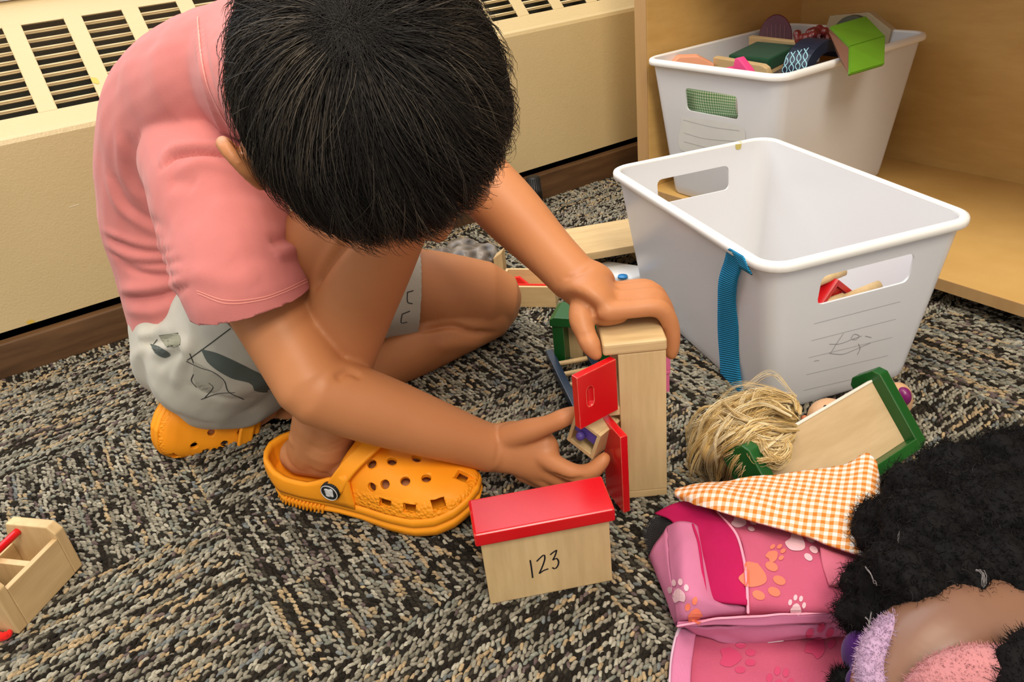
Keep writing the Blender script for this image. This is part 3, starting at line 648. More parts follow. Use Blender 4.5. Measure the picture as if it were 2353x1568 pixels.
p = PZ(1700, 172, 0.228); BD = frame(p, PZ(1790, 172, .235) - PZ(1620, 150, .235), None, Vector((-0.15, 0, 1)))
bed2 = empty('toy_bed', mat=BD, label='wooden toy bed with a dark green mattress among the toys in the shelf bin', cat='toy bed')
prism('side_rail', [(-0.052, 0.0), (0.054, 0.0), (0.060, 0.006), (0.056, 0.016), (0.048, 0.020), (-0.050, 0.024)], -0.004, 0.006, BIRCH_X, bed2, bev=0.001)
prism('side_rail', [(-0.052, 0.004), (0.054, 0.004), (0.056, 0.018), (0.048, 0.028), (-0.050, 0.030)], 0.078, 0.086, BIRCH_X, bed2, bev=0.001)
box('bed_base', -0.048, 0.050, 0.006, 0.078, 0.002, 0.008, BIRCH_X, bed2, bev=0.0005)
box('mattress', -0.030, 0.052, 0.008, 0.074, 0.008, 0.026, DGREEN, bed2, bev=0.004, seg=3)
p = PZ(1690, 168, 0.250); tag(prism('toy_slipper', [(-0.020, 0.0), (0.030, 0.0), (0.024, 0.007), (0.004, 0.022), (-0.003, 0.020), (-0.006, 0.006), (-0.020, 0.006)], 0, 0.012, HOT, None, bev=0.0015, matrix=frame(p, PZ(1740, 176, .25) - PZ(1680, 166, .25))), 'hot pink pointed plastic toy by the green mattress in the shelf bin', 'toy')
# maroon oval rack
p = PZ(1782, 92, 0.250); OM = frame(p, Vector((0.72, -0.69, 0)), None, Vector((0.2, 0.2, 1)))
ov = empty('toy_oval_chair', mat=OM, label='maroon oval slatted toy chair back standing in the shelf bin', cat='toy chair')
prism('oval_panel', [(0.027 * math.cos(a), 0.004 + 0.037 * math.sin(a)) for a in np.linspace(0, 2 * math.pi, 29)[:-1]], 0, 0.006, MAROON, ov, bev=0.0015)
for k in range(5):
    x = -0.014 + 0.007 * k; hgt = 0.030 * math.sqrt(max(0.1, 1 - (x / 0.027)**2)); box('slat', x - 0.0012, x + 0.0012, -0.0016, 0.001, -0.020, hgt - 0.004, MAROON2, ov, bev=0.0005)
p = PZ(1872, 88, 0.276); bm = bmesh.new()
for k in range(44):
    a = k * 0.61; rr = 0.004 + 0.026 * RNG.random(); ball(bm, (p.x + rr * math.cos(a) * 1.1, p.y + rr * math.sin(a), p.z + RNG.uniform(-0.020, 0.010)), (0.008, 0.006, 0.007), seg=8)
me = remeshed(bm, 0.0022, 1); tag(link('toy_bush', me, WINE, None, True), 'wine red knobbly toy bush in the shelf bin', 'toy bush')
# navy arch with ice blue lattice
p = PZ(1850, 170, 0.235); AM = frame(p, PZ(1930, 140, .235) - PZ(1800, 175, .235), None, VZ)
ar = empty('toy_arch', mat=AM, label='navy toy arch with an ice blue lattice in the shelf bin', cat='toy arch')
outer = [(-0.036 + 0.0, 0.0)] + [(0.010 - 0.046 * math.cos(a), 0.008 + 0.040 * math.sin(a)) for a in np.linspace(0.15, 2.6, 14)]
inner = [(0.010 - 0.030 * math.cos(a), 0.006 + 0.026 * math.sin(a)) for a in np.linspace(2.6, 0.15, 14)] + [(-0.020, 0.0)]
prism('arch_band', outer + inner, -0.030, 0.012, NAVYP, ar, bev=0.0008); box('arch_floor', -0.018, 0.050, -0.026, 0.010, -0.004, 0.010, BROWNP, ar, bev=0.001)
bpy.context.view_layer.update(); bva = bvh_of([c for c in ar.children])
lat = []
for k in range(4):
    x0 = 1797 + 15 * k
    lat.append([(x0, 182 - 5 * k), (x0 + 12, 160 - 4 * k), (x0 + 4, 142 - 4 * k), (x0 + 16, 122 - 4 * k)]); lat.append([(x0 + 13, 178 - 5 * k), (x0 + 1, 160 - 4 * k), (x0 + 14, 142 - 4 * k), (x0 + 6, 124 - 4 * k)])
strokes('lattice', lat, bva, 0.0014, ICE, ar)
# brown house with lime roof tipped over the rim
RF = [PZ(1907, 60, 0.300), PZ(1990, 36, 0.305), PZ(2035, 82, 0.285), PZ(1953, 106, 0.283), PZ(2033, 146, 0.262), PZ(1952, 170, 0.258)]
lh = empty('toy_house', (RF[3].x, RF[3].y, 0.25), label='brown toy house with a bright green roof tipped over the edge of the shelf bin', cat='toy house')
def slab(name, quad, th, mat, parent, inv):
    n = (quad[1] - quad[0]).cross(quad[3] - quad[0]).normalized(); bm = bmesh.new()
    if n.dot(Vector(C0) - quad[0]) < 0: n = -n
    a = [bm.verts.new(inv @ q) for q in quad]; b_ = [bm.verts.new(inv @ (q - n * th)) for q in quad]; bm.faces.new(a); bm.faces.new(b_[::-1]); k = len(quad)
    for i in range(k): bm.faces.new((a[i], b_[i], b_[(i + 1) % k], a[(i + 1) % k]))
    bmesh.ops.recalc_face_normals(bm, faces=bm.faces[:]); bmesh.ops.bevel(bm, geom=bm.edges[:], offset=min(0.0012, th * 0.3), segments=2, affect='EDGES'); return from_bm(name, bm, mat, parent)
bpy.context.view_layer.update(); LI = lh.matrix_world.inverted()
slab('roof_slope', [RF[0], RF[1], RF[2], RF[3]], 0.005, LIME, lh, LI); slab('roof_slope', [RF[3], RF[2], RF[4], RF[5]], 0.005, LIME, lh, LI)
g = [PZ(1902, 70, 0.295), PZ(1952, 108, 0.281), PZ(1948, 172, 0.256), PZ(1926, 132, 0.262)]
slab('gable_wall', g, 0.006, BROWNP, lh, LI)
# pale block with a grey green arch behind the house
p = PZ(1960, 68, 0.262); KB = frame(p, PZ(2060, 60, .26) - PZ(1880, 50, .26), None, VZ)
kb = empty('toy_archway', mat=KB, label='pale wooden toy archway with a grey green arch behind the green roof', cat='toy archway')
prism('pale_board', [(-0.058, -0.010), (0.060, -0.022), (0.062, 0.002), (0.020, 0.026), (-0.050, 0.018)], 0.006, 0.020, PALEW, kb, bev=0.001)
oo = [(0.034 * math.cos(a), -0.012 + 0.034 * math.sin(a)) for a in np.linspace(math.pi, 0, 16)] + [(0.024 * math.cos(a), -0.012 + 0.023 * math.sin(a)) for a in np.linspace(0, math.pi, 16)]
prism('arch_ring', oo, -0.006, 0.006, SAGE, kb, bev=0.001)
# rumpled cloth that fills the bin below the toys
nx_, ny_ = 26, 24; V = []; F = []
for i in range(nx_):
    for j in range(ny_):
        u, v_ = i / (nx_ - 1) * 2 - 1, j / (ny_ - 1) * 2 - 1; edge = max(abs(u), abs(v_)); z = 0.205 - 0.03 * edge**4 + 0.012 * noise.noise(Vector((u * 2.5, v_ * 2.5, 0.3)))
        V.append((1.037 + u * 0.142, 0.832 + v_ * 0.108, z))
for i in range(nx_ - 1):
    for j in range(ny_ - 1): a = i * ny_ + j; F.append((a, a + ny_, a + ny_ + 1, a + 1))
rim_ = [i * ny_ for i in range(nx_)] + [(nx_ - 1) * ny_ + j for j in range(1, ny_)] + [i * ny_ + ny_ - 1 for i in range(nx_ - 2, -1, -1)] + [j for j in range(ny_ - 2, 0, -1)]
k0 = len(V); V += [(1.037 + (V[i][0] - 1.037) * 0.88, 0.832 + (V[i][1] - 0.832) * 0.88, 0.046) for i in rim_]; nr_ = len(rim_)
for i in range(nr_): F.append((rim_[i], rim_[(i + 1) % nr_], k0 + (i + 1) % nr_, k0 + i))
F.append(tuple(range(k0, k0 + nr_)))
tag(from_py('play_cloth', V, F, fabric('pale_grey_cloth', (0.42, 0.39, 0.35)), None, True), 'rumpled pale play cloth filling the shelf bin below the toys', 'cloth')
# green checked cloth behind the handle hole
GING_G, nt, b = new_mat('green_gingham', 0.9, (0.2, 0.4, 0.2), 0.1)
def gingham(nt, b, period, c_dark, c_mid, c_white):
    tc = nt.nodes.new('ShaderNodeTexCoord'); sp = nt.nodes.new('ShaderNodeSeparateXYZ'); nt.links.new(tc.outputs['UV'], sp.inputs[0]); outs = []
    for i in (0, 1):
        m1 = nt.nodes.new('ShaderNodeMath'); m1.operation = 'DIVIDE'; m1.inputs[1].default_value = period; nt.links.new(sp.outputs[i], m1.inputs[0])
        m2 = nt.nodes.new('ShaderNodeMath'); m2.operation = 'FRACT'; nt.links.new(m1.outputs[0], m2.inputs[0])
        m3 = nt.nodes.new('ShaderNodeMath'); m3.operation = 'GREATER_THAN'; m3.inputs[1].default_value = 0.5; nt.links.new(m2.outputs[0], m3.inputs[0]); outs.append(m3.outputs[0])
    s = nt.nodes.new('ShaderNodeMath'); s.operation = 'ADD'; nt.links.new(outs[0], s.inputs[0]); nt.links.new(outs[1], s.inputs[1])
    h = nt.nodes.new('ShaderNodeMath'); h.operation = 'MULTIPLY'; h.inputs[1].default_value = 0.5; nt.links.new(s.outputs[0], h.inputs[0])
    c = ramp(nt, h.outputs[0], [(0.0, c_white), (0.25, c_mid), (0.75, c_dark)]); nt.nodes[-1].color_ramp.interpolation = 'CONSTANT' if False else 'LINEAR'
    r = [n for n in nt.nodes if n.bl_idname == 'ShaderNodeValToRGB'][-1]; r.color_ramp.interpolation = 'CONSTANT'
    nz = tex_noise(nt, tc.outputs['UV'], 2500, 2); nt.links.new(c, b.inputs['Base Color']); bump(nt, b, nz, 0.0004, 0.6)
gingham(nt, b, 0.0042, (0.12, 0.30, 0.10), (0.32, 0.50, 0.27), (0.70, 0.76, 0.62))
fz = -0.018
def behind2(px, py, back):
    d = Vector(ray(px, py)).normalized(); r = Vector(ray(px, py)); x = 0.885 + back; return Vector(C0) + r * (x / r.x)
g_top = [behind2(1566, 175, 0.010), behind2(1600, 180, 0.014), behind2(1650, 188, 0.016), behind2(1700, 196, 0.022)]
g_mid = [behind2(1566, 215, 0.012), behind2(1605, 220, 0.006), behind2(1650, 225, 0.014), behind2(1690, 236, 0.010)]
g_bot = [behind2(1566, 255, 0.012), behind2(1605, 262, 0.010), behind2(1650, 268, 0.016), behind2(1696, 272, 0.012)]
tag(sheet('checked_cloth', [g_top, g_mid, g_bot], 24, 14, GING_G, None, 0.001), 'green and white checked cloth pressed against the handle hole of the shelf bin', 'cloth')
# ---------------------------------------------------------------- the crouching child
SKIN, nt, b = new_mat('warm_skin', 0.48, (0.52, 0.225, 0.095), 0.35)
n_ = tex_noise(nt, coords(nt), 14, 3); nt.links.new(mixc(nt, n_, (0.46, 0.175, 0.064), (0.56, 0.235, 0.098)), b.inputs['Base Color'])
b.inputs['Subsurface Weight'].default_value = 0.10; b.inputs['Subsurface Radius'].default_value = (0.012, 0.004, 0.002); b.inputs['Subsurface Scale'].default_value = 0.6
bump(nt, b, tex_noise(nt, coords(nt), 900, 2), 0.00012, 0.3)
SHIRT = fabric('salmon_jersey', (0.55, 0.178, 0.165), 1400, 0.92, 0.07, 0.0003)
SHORTS = fabric('pale_grey_jersey', (0.47, 0.45, 0.385), 1400, 0.92, 0.06, 0.0003)
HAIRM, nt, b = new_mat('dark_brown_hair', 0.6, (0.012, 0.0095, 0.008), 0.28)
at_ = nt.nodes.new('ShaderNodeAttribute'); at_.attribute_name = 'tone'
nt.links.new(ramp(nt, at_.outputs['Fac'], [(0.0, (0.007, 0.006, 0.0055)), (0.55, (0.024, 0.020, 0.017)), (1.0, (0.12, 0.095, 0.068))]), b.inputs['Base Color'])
root_p = PZ(560, 1000); person = empty('person', (root_p.x, root_p.y, 0), label='child in a salmon T-shirt and orange clogs crouching over the toys', cat='person')
bpy.context.view_layer.update(); PINV = person.matrix_world.inverted()
WIDE = Vector((0.85, 0.53, 0)).normalized()       # towards the child's left
def rad(v, r, r2=None): return (*v, r) if r2 is None else (*v, r, r2)
# joints
_xa = Vector(R @ np.array([-0.64, 0.02, -0.77])); _ya = Vector(R @ np.array([-0.36, 0.93, 0.02]))
LCLOG = frame(PD(402, 975, 0.862), _xa, _ya) @ Matrix.Translation((-0.196 + 0.026, 0.0, -0.020))
r_ank = PZ(745, 1000, 0.080); r_knee = PD(885, 470, 0.635); r_hip = PD(475, 800, 0.835)
l_knee = PZ(1118, 690, 0.058); l_ank = LCLOG @ Vector((0.050, 0.0, 0.062)); l_hip = r_hip + WIDE * 0.13 + VZ * 0.0
r_sh = PD(475, 440, 0.705); r_elb = PD(722, 892, 0.655); r_wr = PZ(1132, 1032, 0.052)
l_wr = PZ(1322, 642, 0.200); l_elb = PD(1075, 385, 0.770)
spine = [PD(525, 800, 0.885), PD(472, 650, 0.875), PD(434, 455, 0.850), PD(472, 270, 0.800), PD(565, 165, 0.715)]
neck = PD(640, 190, 0.625); headc = PD(860, 222, 0.500)
l_sh = PD(560, 260, 0.80) + WIDE * 0.085
Fh = Vector(R @ np.array([0.42, 0.90, -0.10])).normalized(); Uh = Vector(R @ np.array([-0.03, -0.10, -0.99])); Uh = (Uh - Fh * Uh.dot(Fh)).normalized(); Sh = Fh.cross(Uh)   # Sh: child's right... sign checked below
if PIX(headc + Sh * 0.1)[0][0] > PIX(headc)[0][0]: Sh = -Sh
HA = np.array([Sh, Fh, Uh])

def body_parts(bm, g=0.0):
    T = lambda pts, n=30, up=None, seg=40: tube(bm, pts, n, seg, up)
    lerp = lambda a, b_, t: a.lerp(b_, t)
    back = (Vector((-0.53, 0.85, 0)))
    # legs
    calf = (r_hip - r_knee).normalized()
    T([rad(r_ank + Vector((0, 0, -0.015)), 0.024), rad(lerp(r_ank, r_knee, 0.25), 0.0265), rad(lerp(r_ank, r_knee, 0.6) + back * 0.008, 0.039), rad(lerp(r_ank, r_knee, 0.82) + back * 0.004, 0.041), rad(r_knee, 0.041)])
    T([rad(r_knee, 0.042), rad(lerp(r_knee, r_hip, 0.35), 0.047), rad(lerp(r_knee, r_hip, 0.7), 0.052), rad(r_hip + WIDE * 0.014 + VZ * 0.004, 0.046)])
    T([rad(l_ank, 0.024), rad(lerp(l_ank, l_knee, 0.35), 0.032), rad(lerp(l_ank, l_knee, 0.65), 0.040), rad(l_knee - VZ * 0.010, 0.042)])
    lt = lerp(l_knee, l_hip, 0.5) + VZ * 0.012
    T([rad(l_knee + VZ * 0.004, 0.046), rad(lerp(l_knee, l_hip, 0.25) + VZ * 0.010, 0.051), rad(lt, 0.055), rad(l_hip, 0.060)])
    # torso
    ra = [0.088, 0.083, 0.088, 0.095, 0.078]; rb = [0.072, 0.076, 0.080, 0.080, 0.056]
    T([(*p, a - g_, b_ - g_) for p, a, b_, g_ in zip(spine, ra, rb, (0.022, 0.014, 0.008, 0.006, 0.006))], 22, WIDE, 26)
    T([rad(spine[4], 0.048), rad(neck, 0.037), rad(lerp(neck, headc, 0.5), 0.036)], 10)
    # arms
    T([rad(r_sh, 0.040), rad(lerp(r_sh, r_elb, 0.5), 0.0375), rad(lerp(r_sh, r_elb, 0.85), 0.033), rad(r_elb, 0.0315)])
    ax = (r_wr - r_elb).normalized()
    T([rad(r_elb, 0.0315), rad(lerp(r_elb, r_wr, 0.28), 0.0318), rad(lerp(r_elb, r_wr, 0.62), 0.0275), rad(lerp(r_elb, r_wr, 0.9), 0.0232), rad(r_wr, 0.0232)])
    T([rad(l_sh, 0.040), rad(lerp(l_sh, l_elb, 0.5), 0.036), rad(l_elb, 0.032)])
    T([rad(l_elb, 0.032), rad(lerp(l_elb, l_wr, 0.4), 0.0305), rad(lerp(l_elb, l_wr, 0.8), 0.0240), rad(l_wr, 0.0225)])
    # head with face
    ball(bm, headc, (0.070, 0.086, 0.088), HA, 28)
    ball(bm, headc + Fh * 0.030 - Uh * 0.045, (0.055, 0.052, 0.060), HA, 24)                    # jaw
    ball(bm, headc + Fh * 0.086 - Uh * 0.040, (0.009, 0.010, 0.013), HA, 12)                    # nose
    for s in (-1, 1): ball(bm, headc + Fh * 0.068 + Sh * 0.030 * s - Uh * 0.052, (0.018, 0.014, 0.018), HA, 12)
    for dz_, w in ((-0.066, 0.016), (-0.072, 0.014)): ball(bm, headc + Fh * 0.078 + Uh * dz_, (w, 0.008, 0.005), HA, 12)
    # ears
    for s in (1, -1):
        e0 = headc + Sh * (0.091 if s > 0 else 0.066) * s - Uh * 0.018 - Fh * 0.004; pts = []
        for k in range(9):
            a = math.radians(-40 + 32 * k); pts.append(rad(e0 + Uh * 0.024 * math.sin(a) + Fh * (-0.015 * math.cos(a)) + Sh * s * (0.008 + 0.004 * math.cos(a)), 0.0050))
        T(pts, 18, None, 10); ball(bm, e0 - Sh * s * 0.004, (0.012, 0.014, 0.020), HA, 12)
def hand_r(bm):
    T = lambda pts, n=12, up=None, seg=14: tube(bm, pts, n, seg, up)
    vert = Vector(R @ np.array([0.15, 1, 0.1]))
    T([(*r_wr, 0.0225, 0.0195), (*PD(1185, 1030, 0.728), 0.0265, 0.0165), (*PD(1225, 1042, 0.722), 0.0270, 0.0135), (*PD(1255, 1052, 0.718), 0.0245, 0.0120)], 12, vert, 20)
    T([rad(PD(1165, 1005, 0.722), 0.0125), rad(PD(1215, 990, 0.708), 0.0115), rad(PD(1262, 975, 0.698), 0.0088), rad(PD(1292, 962, 0.694), 0.0090), rad(PD(1318, 950, 0.694), 0.0072)])
    T([rad(PD(1250, 1050, 0.714), 0.0105), rad(PD(1290, 1075, 0.704), 0.0090), rad(PD(1330, 1089, 0.698), 0.0086), rad(PD(1365, 1080, 0.692), 0.0080), rad(PD(1388, 1055, 0.690), 0.0066)])
    T([rad(PD(1245, 1075, 0.722), 0.0105), rad(PD(1288, 1100, 0.718), 0.0090), rad(PD(1325, 1105, 0.722), 0.0084), rad(PD(1345, 1085, 0.728), 0.0075)])
    T([rad(PD(1225, 1085, 0.728), 0.0100), rad(PD(1268, 1108, 0.728), 0.0088), rad(PD(1305, 1108, 0.735), 0.0080), rad(PD(1320, 1085, 0.742), 0.0070)])
    T([rad(PD(1200, 1085, 0.736), 0.0095), rad(PD(1245, 1105, 0.742), 0.0082), rad(PD(1280, 1095, 0.752), 0.0074), rad(PD(1290, 1070, 0.757), 0.0064)])
def hand_l(bm):
    T = lambda pts, n=16, up=None, seg=18: tube(bm, pts, n, seg, up)
    W3 = lambda x, y, z: WM @ Vector((x, y, z)); along = Vector(WM.col[1][:3])
    print('wrist in wardrobe frame', WM.inverted() @ l_wr, [PIX(W3(*p))[0] for p in ((0.008, 0.034, 0.192), (WD + 0.004, 0.037, 0.186), (WD + 0.009, 0.037, 0.145))])
    T([(*l_wr, 0.0215, 0.0180), (*(l_wr.lerp(W3(0.006, 0.041, 0.197), 0.45) + VZ * 0.004), 0.0255, 0.0155), (*(l_wr.lerp(W3(0.006, 0.041, 0.197), 0.8) + VZ * 0.003), 0.0285, 0.0125), (*W3(0.010, 0.042, 0.192), 0.0275, 0.0105)], 16, along, 30)
    T([rad(l_wr + VZ * -0.002, 0.0200), rad(PD(1348, 682, 0.680), 0.0170), rad(PD(1345, 715, 0.670), 0.0130)])      # ball of the thumb
    # thumb down the front edge
    T([rad(PD(1345, 690, 0.678), 0.0130), rad(PD(1336, 735, 0.664), 0.0112), rad(PD(1346, 768, 0.659), 0.0090), rad(PD(1357, 793, 0.656), 0.0090), rad(PD(1369, 814, 0.656), 0.0064)])
    T([rad(PD(1362, 700, 0.674), 0.0115), rad(PD(1372, 722, 0.668), 0.0095), rad(PD(1392, 728, 0.668), 0.0085), rad(PD(1425, 722, 0.668), 0.0085)])      # web between thumb and index
    # four fingers over the top and down behind
    for y, z, k, L2 in ((0.021, 0.1895, 1.0, 0.020), (0.0375, 0.1915, 1.08, 0.024), (0.053, 0.1905, 1.0, 0.018), (0.067, 0.1865, 0.82, 0.008)):
        r = 0.0082 * (0.90 + 0.1 * k)
        T([rad(W3(0.006, y, z + 0.002), r * 1.10), rad(W3(0.028 * k, y + 0.001, z + 0.001), r * 0.98), rad(W3(WD - 0.008 + 0.006 * k, y + 0.002, z - 0.001), r * 1.02), rad(W3(WD + 0.007, y + 0.002, z - 0.014), r * 0.94), rad(W3(WD + 0.0095, y + 0.001, z - 0.024 - L2 * 0.4), r * 0.90), rad(W3(WD + 0.0085, y, z - 0.026 - L2), r * 0.74)], 24)
bm = bmesh.new(); body_parts(bm); hand_r(bm); hand_l(bm)
# right foot inside the clog (same frame as the clog below)
ch_, ct_ = PZ(656, 1112, 0.0), PZ(1108, 1190, 0.0); CLOG_R = frame(Vector((ch_.x, ch_.y, 0.0015)), ct_ - ch_)
cp = lambda x, y, z: CLOG_R @ Vector((x, y, z))
fy = Vector((ct_ - ch_)).cross(VZ).normalized()
tube(bm, [(*cp(0.030, 0, 0.042), 0.021, 0.020), (*cp(0.075, 0.001, 0.044), 0.023, 0.021), (*cp(0.115, 0.001, 0.040), 0.026, 0.016), (*cp(0.150, 0.001, 0.036), 0.028, 0.011), (*cp(0.170, 0.001, 0.035), 0.022, 0.008)], 14, 18, fy)
tube(bm, [rad(r_ank + VZ * 0.02, 0.025), rad(r_ank.lerp(cp(0.045, 0, 0.055), 0.6), 0.0255), rad(cp(0.045, 0, 0.050), 0.024)], 8, 16)
for s_ in (-1, 1): ball(bm, cp(0.050, 0.019 * s_, 0.078), (0.009, 0.009, 0.010), None, 12)
# left foot, toes pointing back
tube(bm, [rad(l_ank, 0.024), rad(LCLOG @ Vector((0.055, 0, 0.044)), 0.022), rad(LCLOG @ Vector((0.10, 0, 0.040)), 0.020), rad(LCLOG @ Vector((0.15, 0, 0.036)), 0.010)], 10, 16)
me = remeshed(bm, 0.0022, 6, 0.5)
co = vco(me); co[:, 2] = np.where(co[:, 2] < 0.0015, 0.0015, co[:, 2]); setco(me, co)
def crease(me, lines):
    """press folds into cloth: pixel polylines dropped on the surface, amp > 0 raises"""
    bv = BVHTree.FromPolygons([v.co for v in me.vertices], [p.vertices[:] for p in me.polygons]); co = vco(me); no = vno(me); disp = np.zeros(len(co))
    for ln, w, amp in lines:
        q = catmull(ln, 28); P3 = []
        for x, y in q:
            h = bv.ray_cast(Vector(C0), Vector(ray(x, y)).normalized())
            if h[0] is not None: P3.append(h[0])
        if len(P3) < 2: continue
        P3 = np.array(P3); d = np.full(len(co), 9.0); tt = np.zeros(len(co))
        for i in range(0, len(co), 20000):
            D = np.linalg.norm(co[i:i + 20000, None] - P3[None], axis=2); d[i:i + 20000] = D.min(1); tt[i:i + 20000] = D.argmin(1) / (len(P3) - 1)
        env = np.clip(np.minimum(tt, 1 - tt) * 5 + 0.15, 0, 1); disp += amp * np.exp(-(d / w)**2) * env
    setco(me, co + no * disp[:, None])
crease(me, [([(808, 545), (770, 585), (738, 628), (716, 668)], 0.0045, -0.007), ([(960, 762), (1040, 750), (1085, 764), (1140, 766)], 0.004, -0.006), ([(1000, 800), (1060, 790), (1120, 790)], 0.010, 0.003),
    ([(770, 875), (800, 855), (835, 868)], 0.004, -0.003), ([(1142, 985), (1145, 1030), (1138, 1070)], 0.002, -0.0010), ([(1295, 640), (1330, 632), (1360, 612)], 0.0025, -0.0012), ([(1332, 772), (1348, 768), (1362, 764)], 0.0018, -0.0008), ([(1334, 778), (1350, 775), (1364, 770)], 0.0018, -0.0008),
 ([(705, 1020), (740, 1030), (790, 1012)], 0.0016, -0.0008), ([(715, 1030), (750, 1038), (795, 1022)], 0.0016, -0.0008), ([(1268, 1088), (1310, 1103), (1345, 1098)], 0.002, -0.002)])
body = link('body', me, SKIN, person, True, PINV)

def cut(me, planes):
    """remove cloth beyond cut planes: (point, outward normal, reach)"""
    bm = bmesh.new(); bm.from_mesh(me)
    for p, n, reach in planes:
        p = Vector(p); n = Vector(n).normalized()
        fs = [f for f in bm.faces if (f.calc_center_median() - p).length < reach]
        geom = set(fs)
        for f in fs: geom.update(f.edges); geom.update(f.verts)
        bmesh.ops.bisect_plane(bm, geom=list(geom), plane_co=p, plane_no=n)
        dead = [f for f in bm.faces if (f.calc_center_median() - p).dot(n) > 1e-5 and (f.calc_center_median() - p).length < reach]
        bmesh.ops.delete(bm, geom=dead, context='FACES')
    bmesh.ops.remove_doubles(bm, verts=[v for v in bm.verts if v.is_boundary], dist=0.0011)
    for _ in range(3): bmesh.ops.smooth_vert(bm, verts=[v for v in bm.verts if v.is_boundary], factor=0.4, use_axis_x=True, use_axis_y=True, use_axis_z=True)
    bm.to_mesh(me); bm.free(); me.update()

# T-shirt
bm = bmesh.new(); T = lambda pts, n=20, up=None, seg=26: tube(bm, pts, n, seg, up)
ra = [0.090, 0.090, 0.094, 0.102, 0.086]; rb = [0.080, 0.083, 0.086, 0.088, 0.064]
low = PD(502, 778, 0.882); sp2 = [low] + spine[1:]
T([(*p, a, b_) for p, a, b_ in zip(sp2, ra, rb)], 24, WIDE)
T([rad(spine[4], 0.062), rad(neck, 0.050), rad(neck.lerp(headc, 0.25), 0.046)], 10)
hemc = PD(578, 690, 0.655); hemd = Vector(R @ np.array([0.22, 1.0, 0.42])).normalized()
T([rad(r_sh.lerp(spine[3], 0.35), 0.060), rad(PD(495, 430, 0.702), 0.057), rad(PD(528, 545, 0.680), 0.0555), rad(hemc - hemd * 0.010, 0.0500), rad(hemc + hemd * 0.035, 0.0490)], 18)
lh_c = l_sh.lerp(l_elb, 0.75); lhd = (l_elb - l_sh).normalized()
T([rad(l_sh.lerp(spine[3], 0.35), 0.060), rad(l_sh, 0.054), rad(l_sh.lerp(l_elb, 0.5), 0.048), rad(lh_c + lhd * 0.02, 0.042)], 16)
me = remeshed(bm, 0.0026, 12, 0.5)
co = vco(me); no = vno(me)
co += no * (np.array([noise.noise(Vector(p) * 22) for p in co]) * 0.0022 + np.array([noise.noise(Vector((p[0] * 60, p[1] * 60, p[2] * 20))) for p in co]) * 0.0007)[:, None]; setco(me, co)
crease(me, [([(374, 388), (407, 360), (471, 353), (567, 368), (662, 437)], 0.0032, -0.0085), ([(366, 378), (400, 346), (471, 338), (567, 352), (650, 412)], 0.007, 0.0045),
    ([(400, 396), (471, 376), (551, 399), (640, 440)], 0.006, 0.0035), ([(385, 420), (420, 418), (455, 428)], 0.008, -0.003),
    ([(241, 542), (327, 574), (404, 580)], 0.004, -0.0032), ([(236, 530), (325, 562), (404, 568)], 0.005, 0.0028), ([(248, 577), (312, 606), (423, 603)], 0.004, -0.0034), ([(246, 566), (320, 592), (415, 592)], 0.005, 0.0030),
    ([(273, 600), (327, 626), (430, 636)], 0.0045, -0.0035), ([(262, 590), (340, 614), (430, 620)], 0.005, 0.0028), ([(280, 684), (359, 680), (442, 654)], 0.004, -0.005), ([(270, 668), (350, 662), (440, 640)], 0.007, 0.005), ([(285, 712), (360, 715), (420, 690)], 0.007, 0.004),
    ([(248, 396), (280, 478), (378, 542)], 0.006, 0.003), ([(262, 396), (296, 470), (385, 528)], 0.006, -0.0025), ([(275, 300), (285, 400), (330, 470)], 0.006, 0.0022), ([(300, 300), (312, 400), (350, 460)], 0.007, -0.002),
    ([(620, 560), (670, 545), (700, 520)], 0.006, -0.004), ([(630, 590), (680, 570), (702, 550)], 0.006, 0.0035), ([(480, 470), (560, 470), (640, 480)], 0.009, 0.002), ([(520, 600), (600, 590), (690, 600)], 0.008, -0.002), ([(430, 620), (520, 645), (600, 640)], 0.008, 0.002),
    ([(455, 60), (470, 170), (510, 290), (560, 360)], 0.005, 0.003), ([(468, 60), (484, 170), (524, 285)], 0.0035, -0.002)])
hem_n = Vector(PD(585, 760, 0.652) - PD(555, 690, 0.652)).normalized(); hem_n = (hemd * 0.8 + hem_n * 0.2).normalized()
wn = (low - spine[1]).normalized()
cut(me, [(hemc, hemd, 0.085), (lh_c, lhd, 0.075), (neck.lerp(headc, 0.10), (headc - neck), 0.085), (PD(500, 768, 0.882), wn, 0.15)])
shirt = link('t_shirt', me, SHIRT, person, True, PINV); sd = shirt.modifiers.new('cloth', 'SOLIDIFY'); sd.thickness = 0.0022; sd.offset = 0
bpy.context.view_layer.update(); bvs = bvh_of(shirt)
SEAM = fabric('salmon_thread', (0.80, 0.30, 0.25), 2000)
strokes('hem_stitching', [[(453, 668), (519, 690), (598, 684), (650, 667), (704, 641)], [(455, 674), (519, 697), (598, 690), (650, 673), (706, 647)]], bvs, 0.0009, SEAM, shirt, 0.0006)
strokes('collar_seam', [[(455, 40), (462, 120), (478, 195), (508, 262), (545, 320)]], bvs, 0.0016, SEAM, shirt, 0.0008)

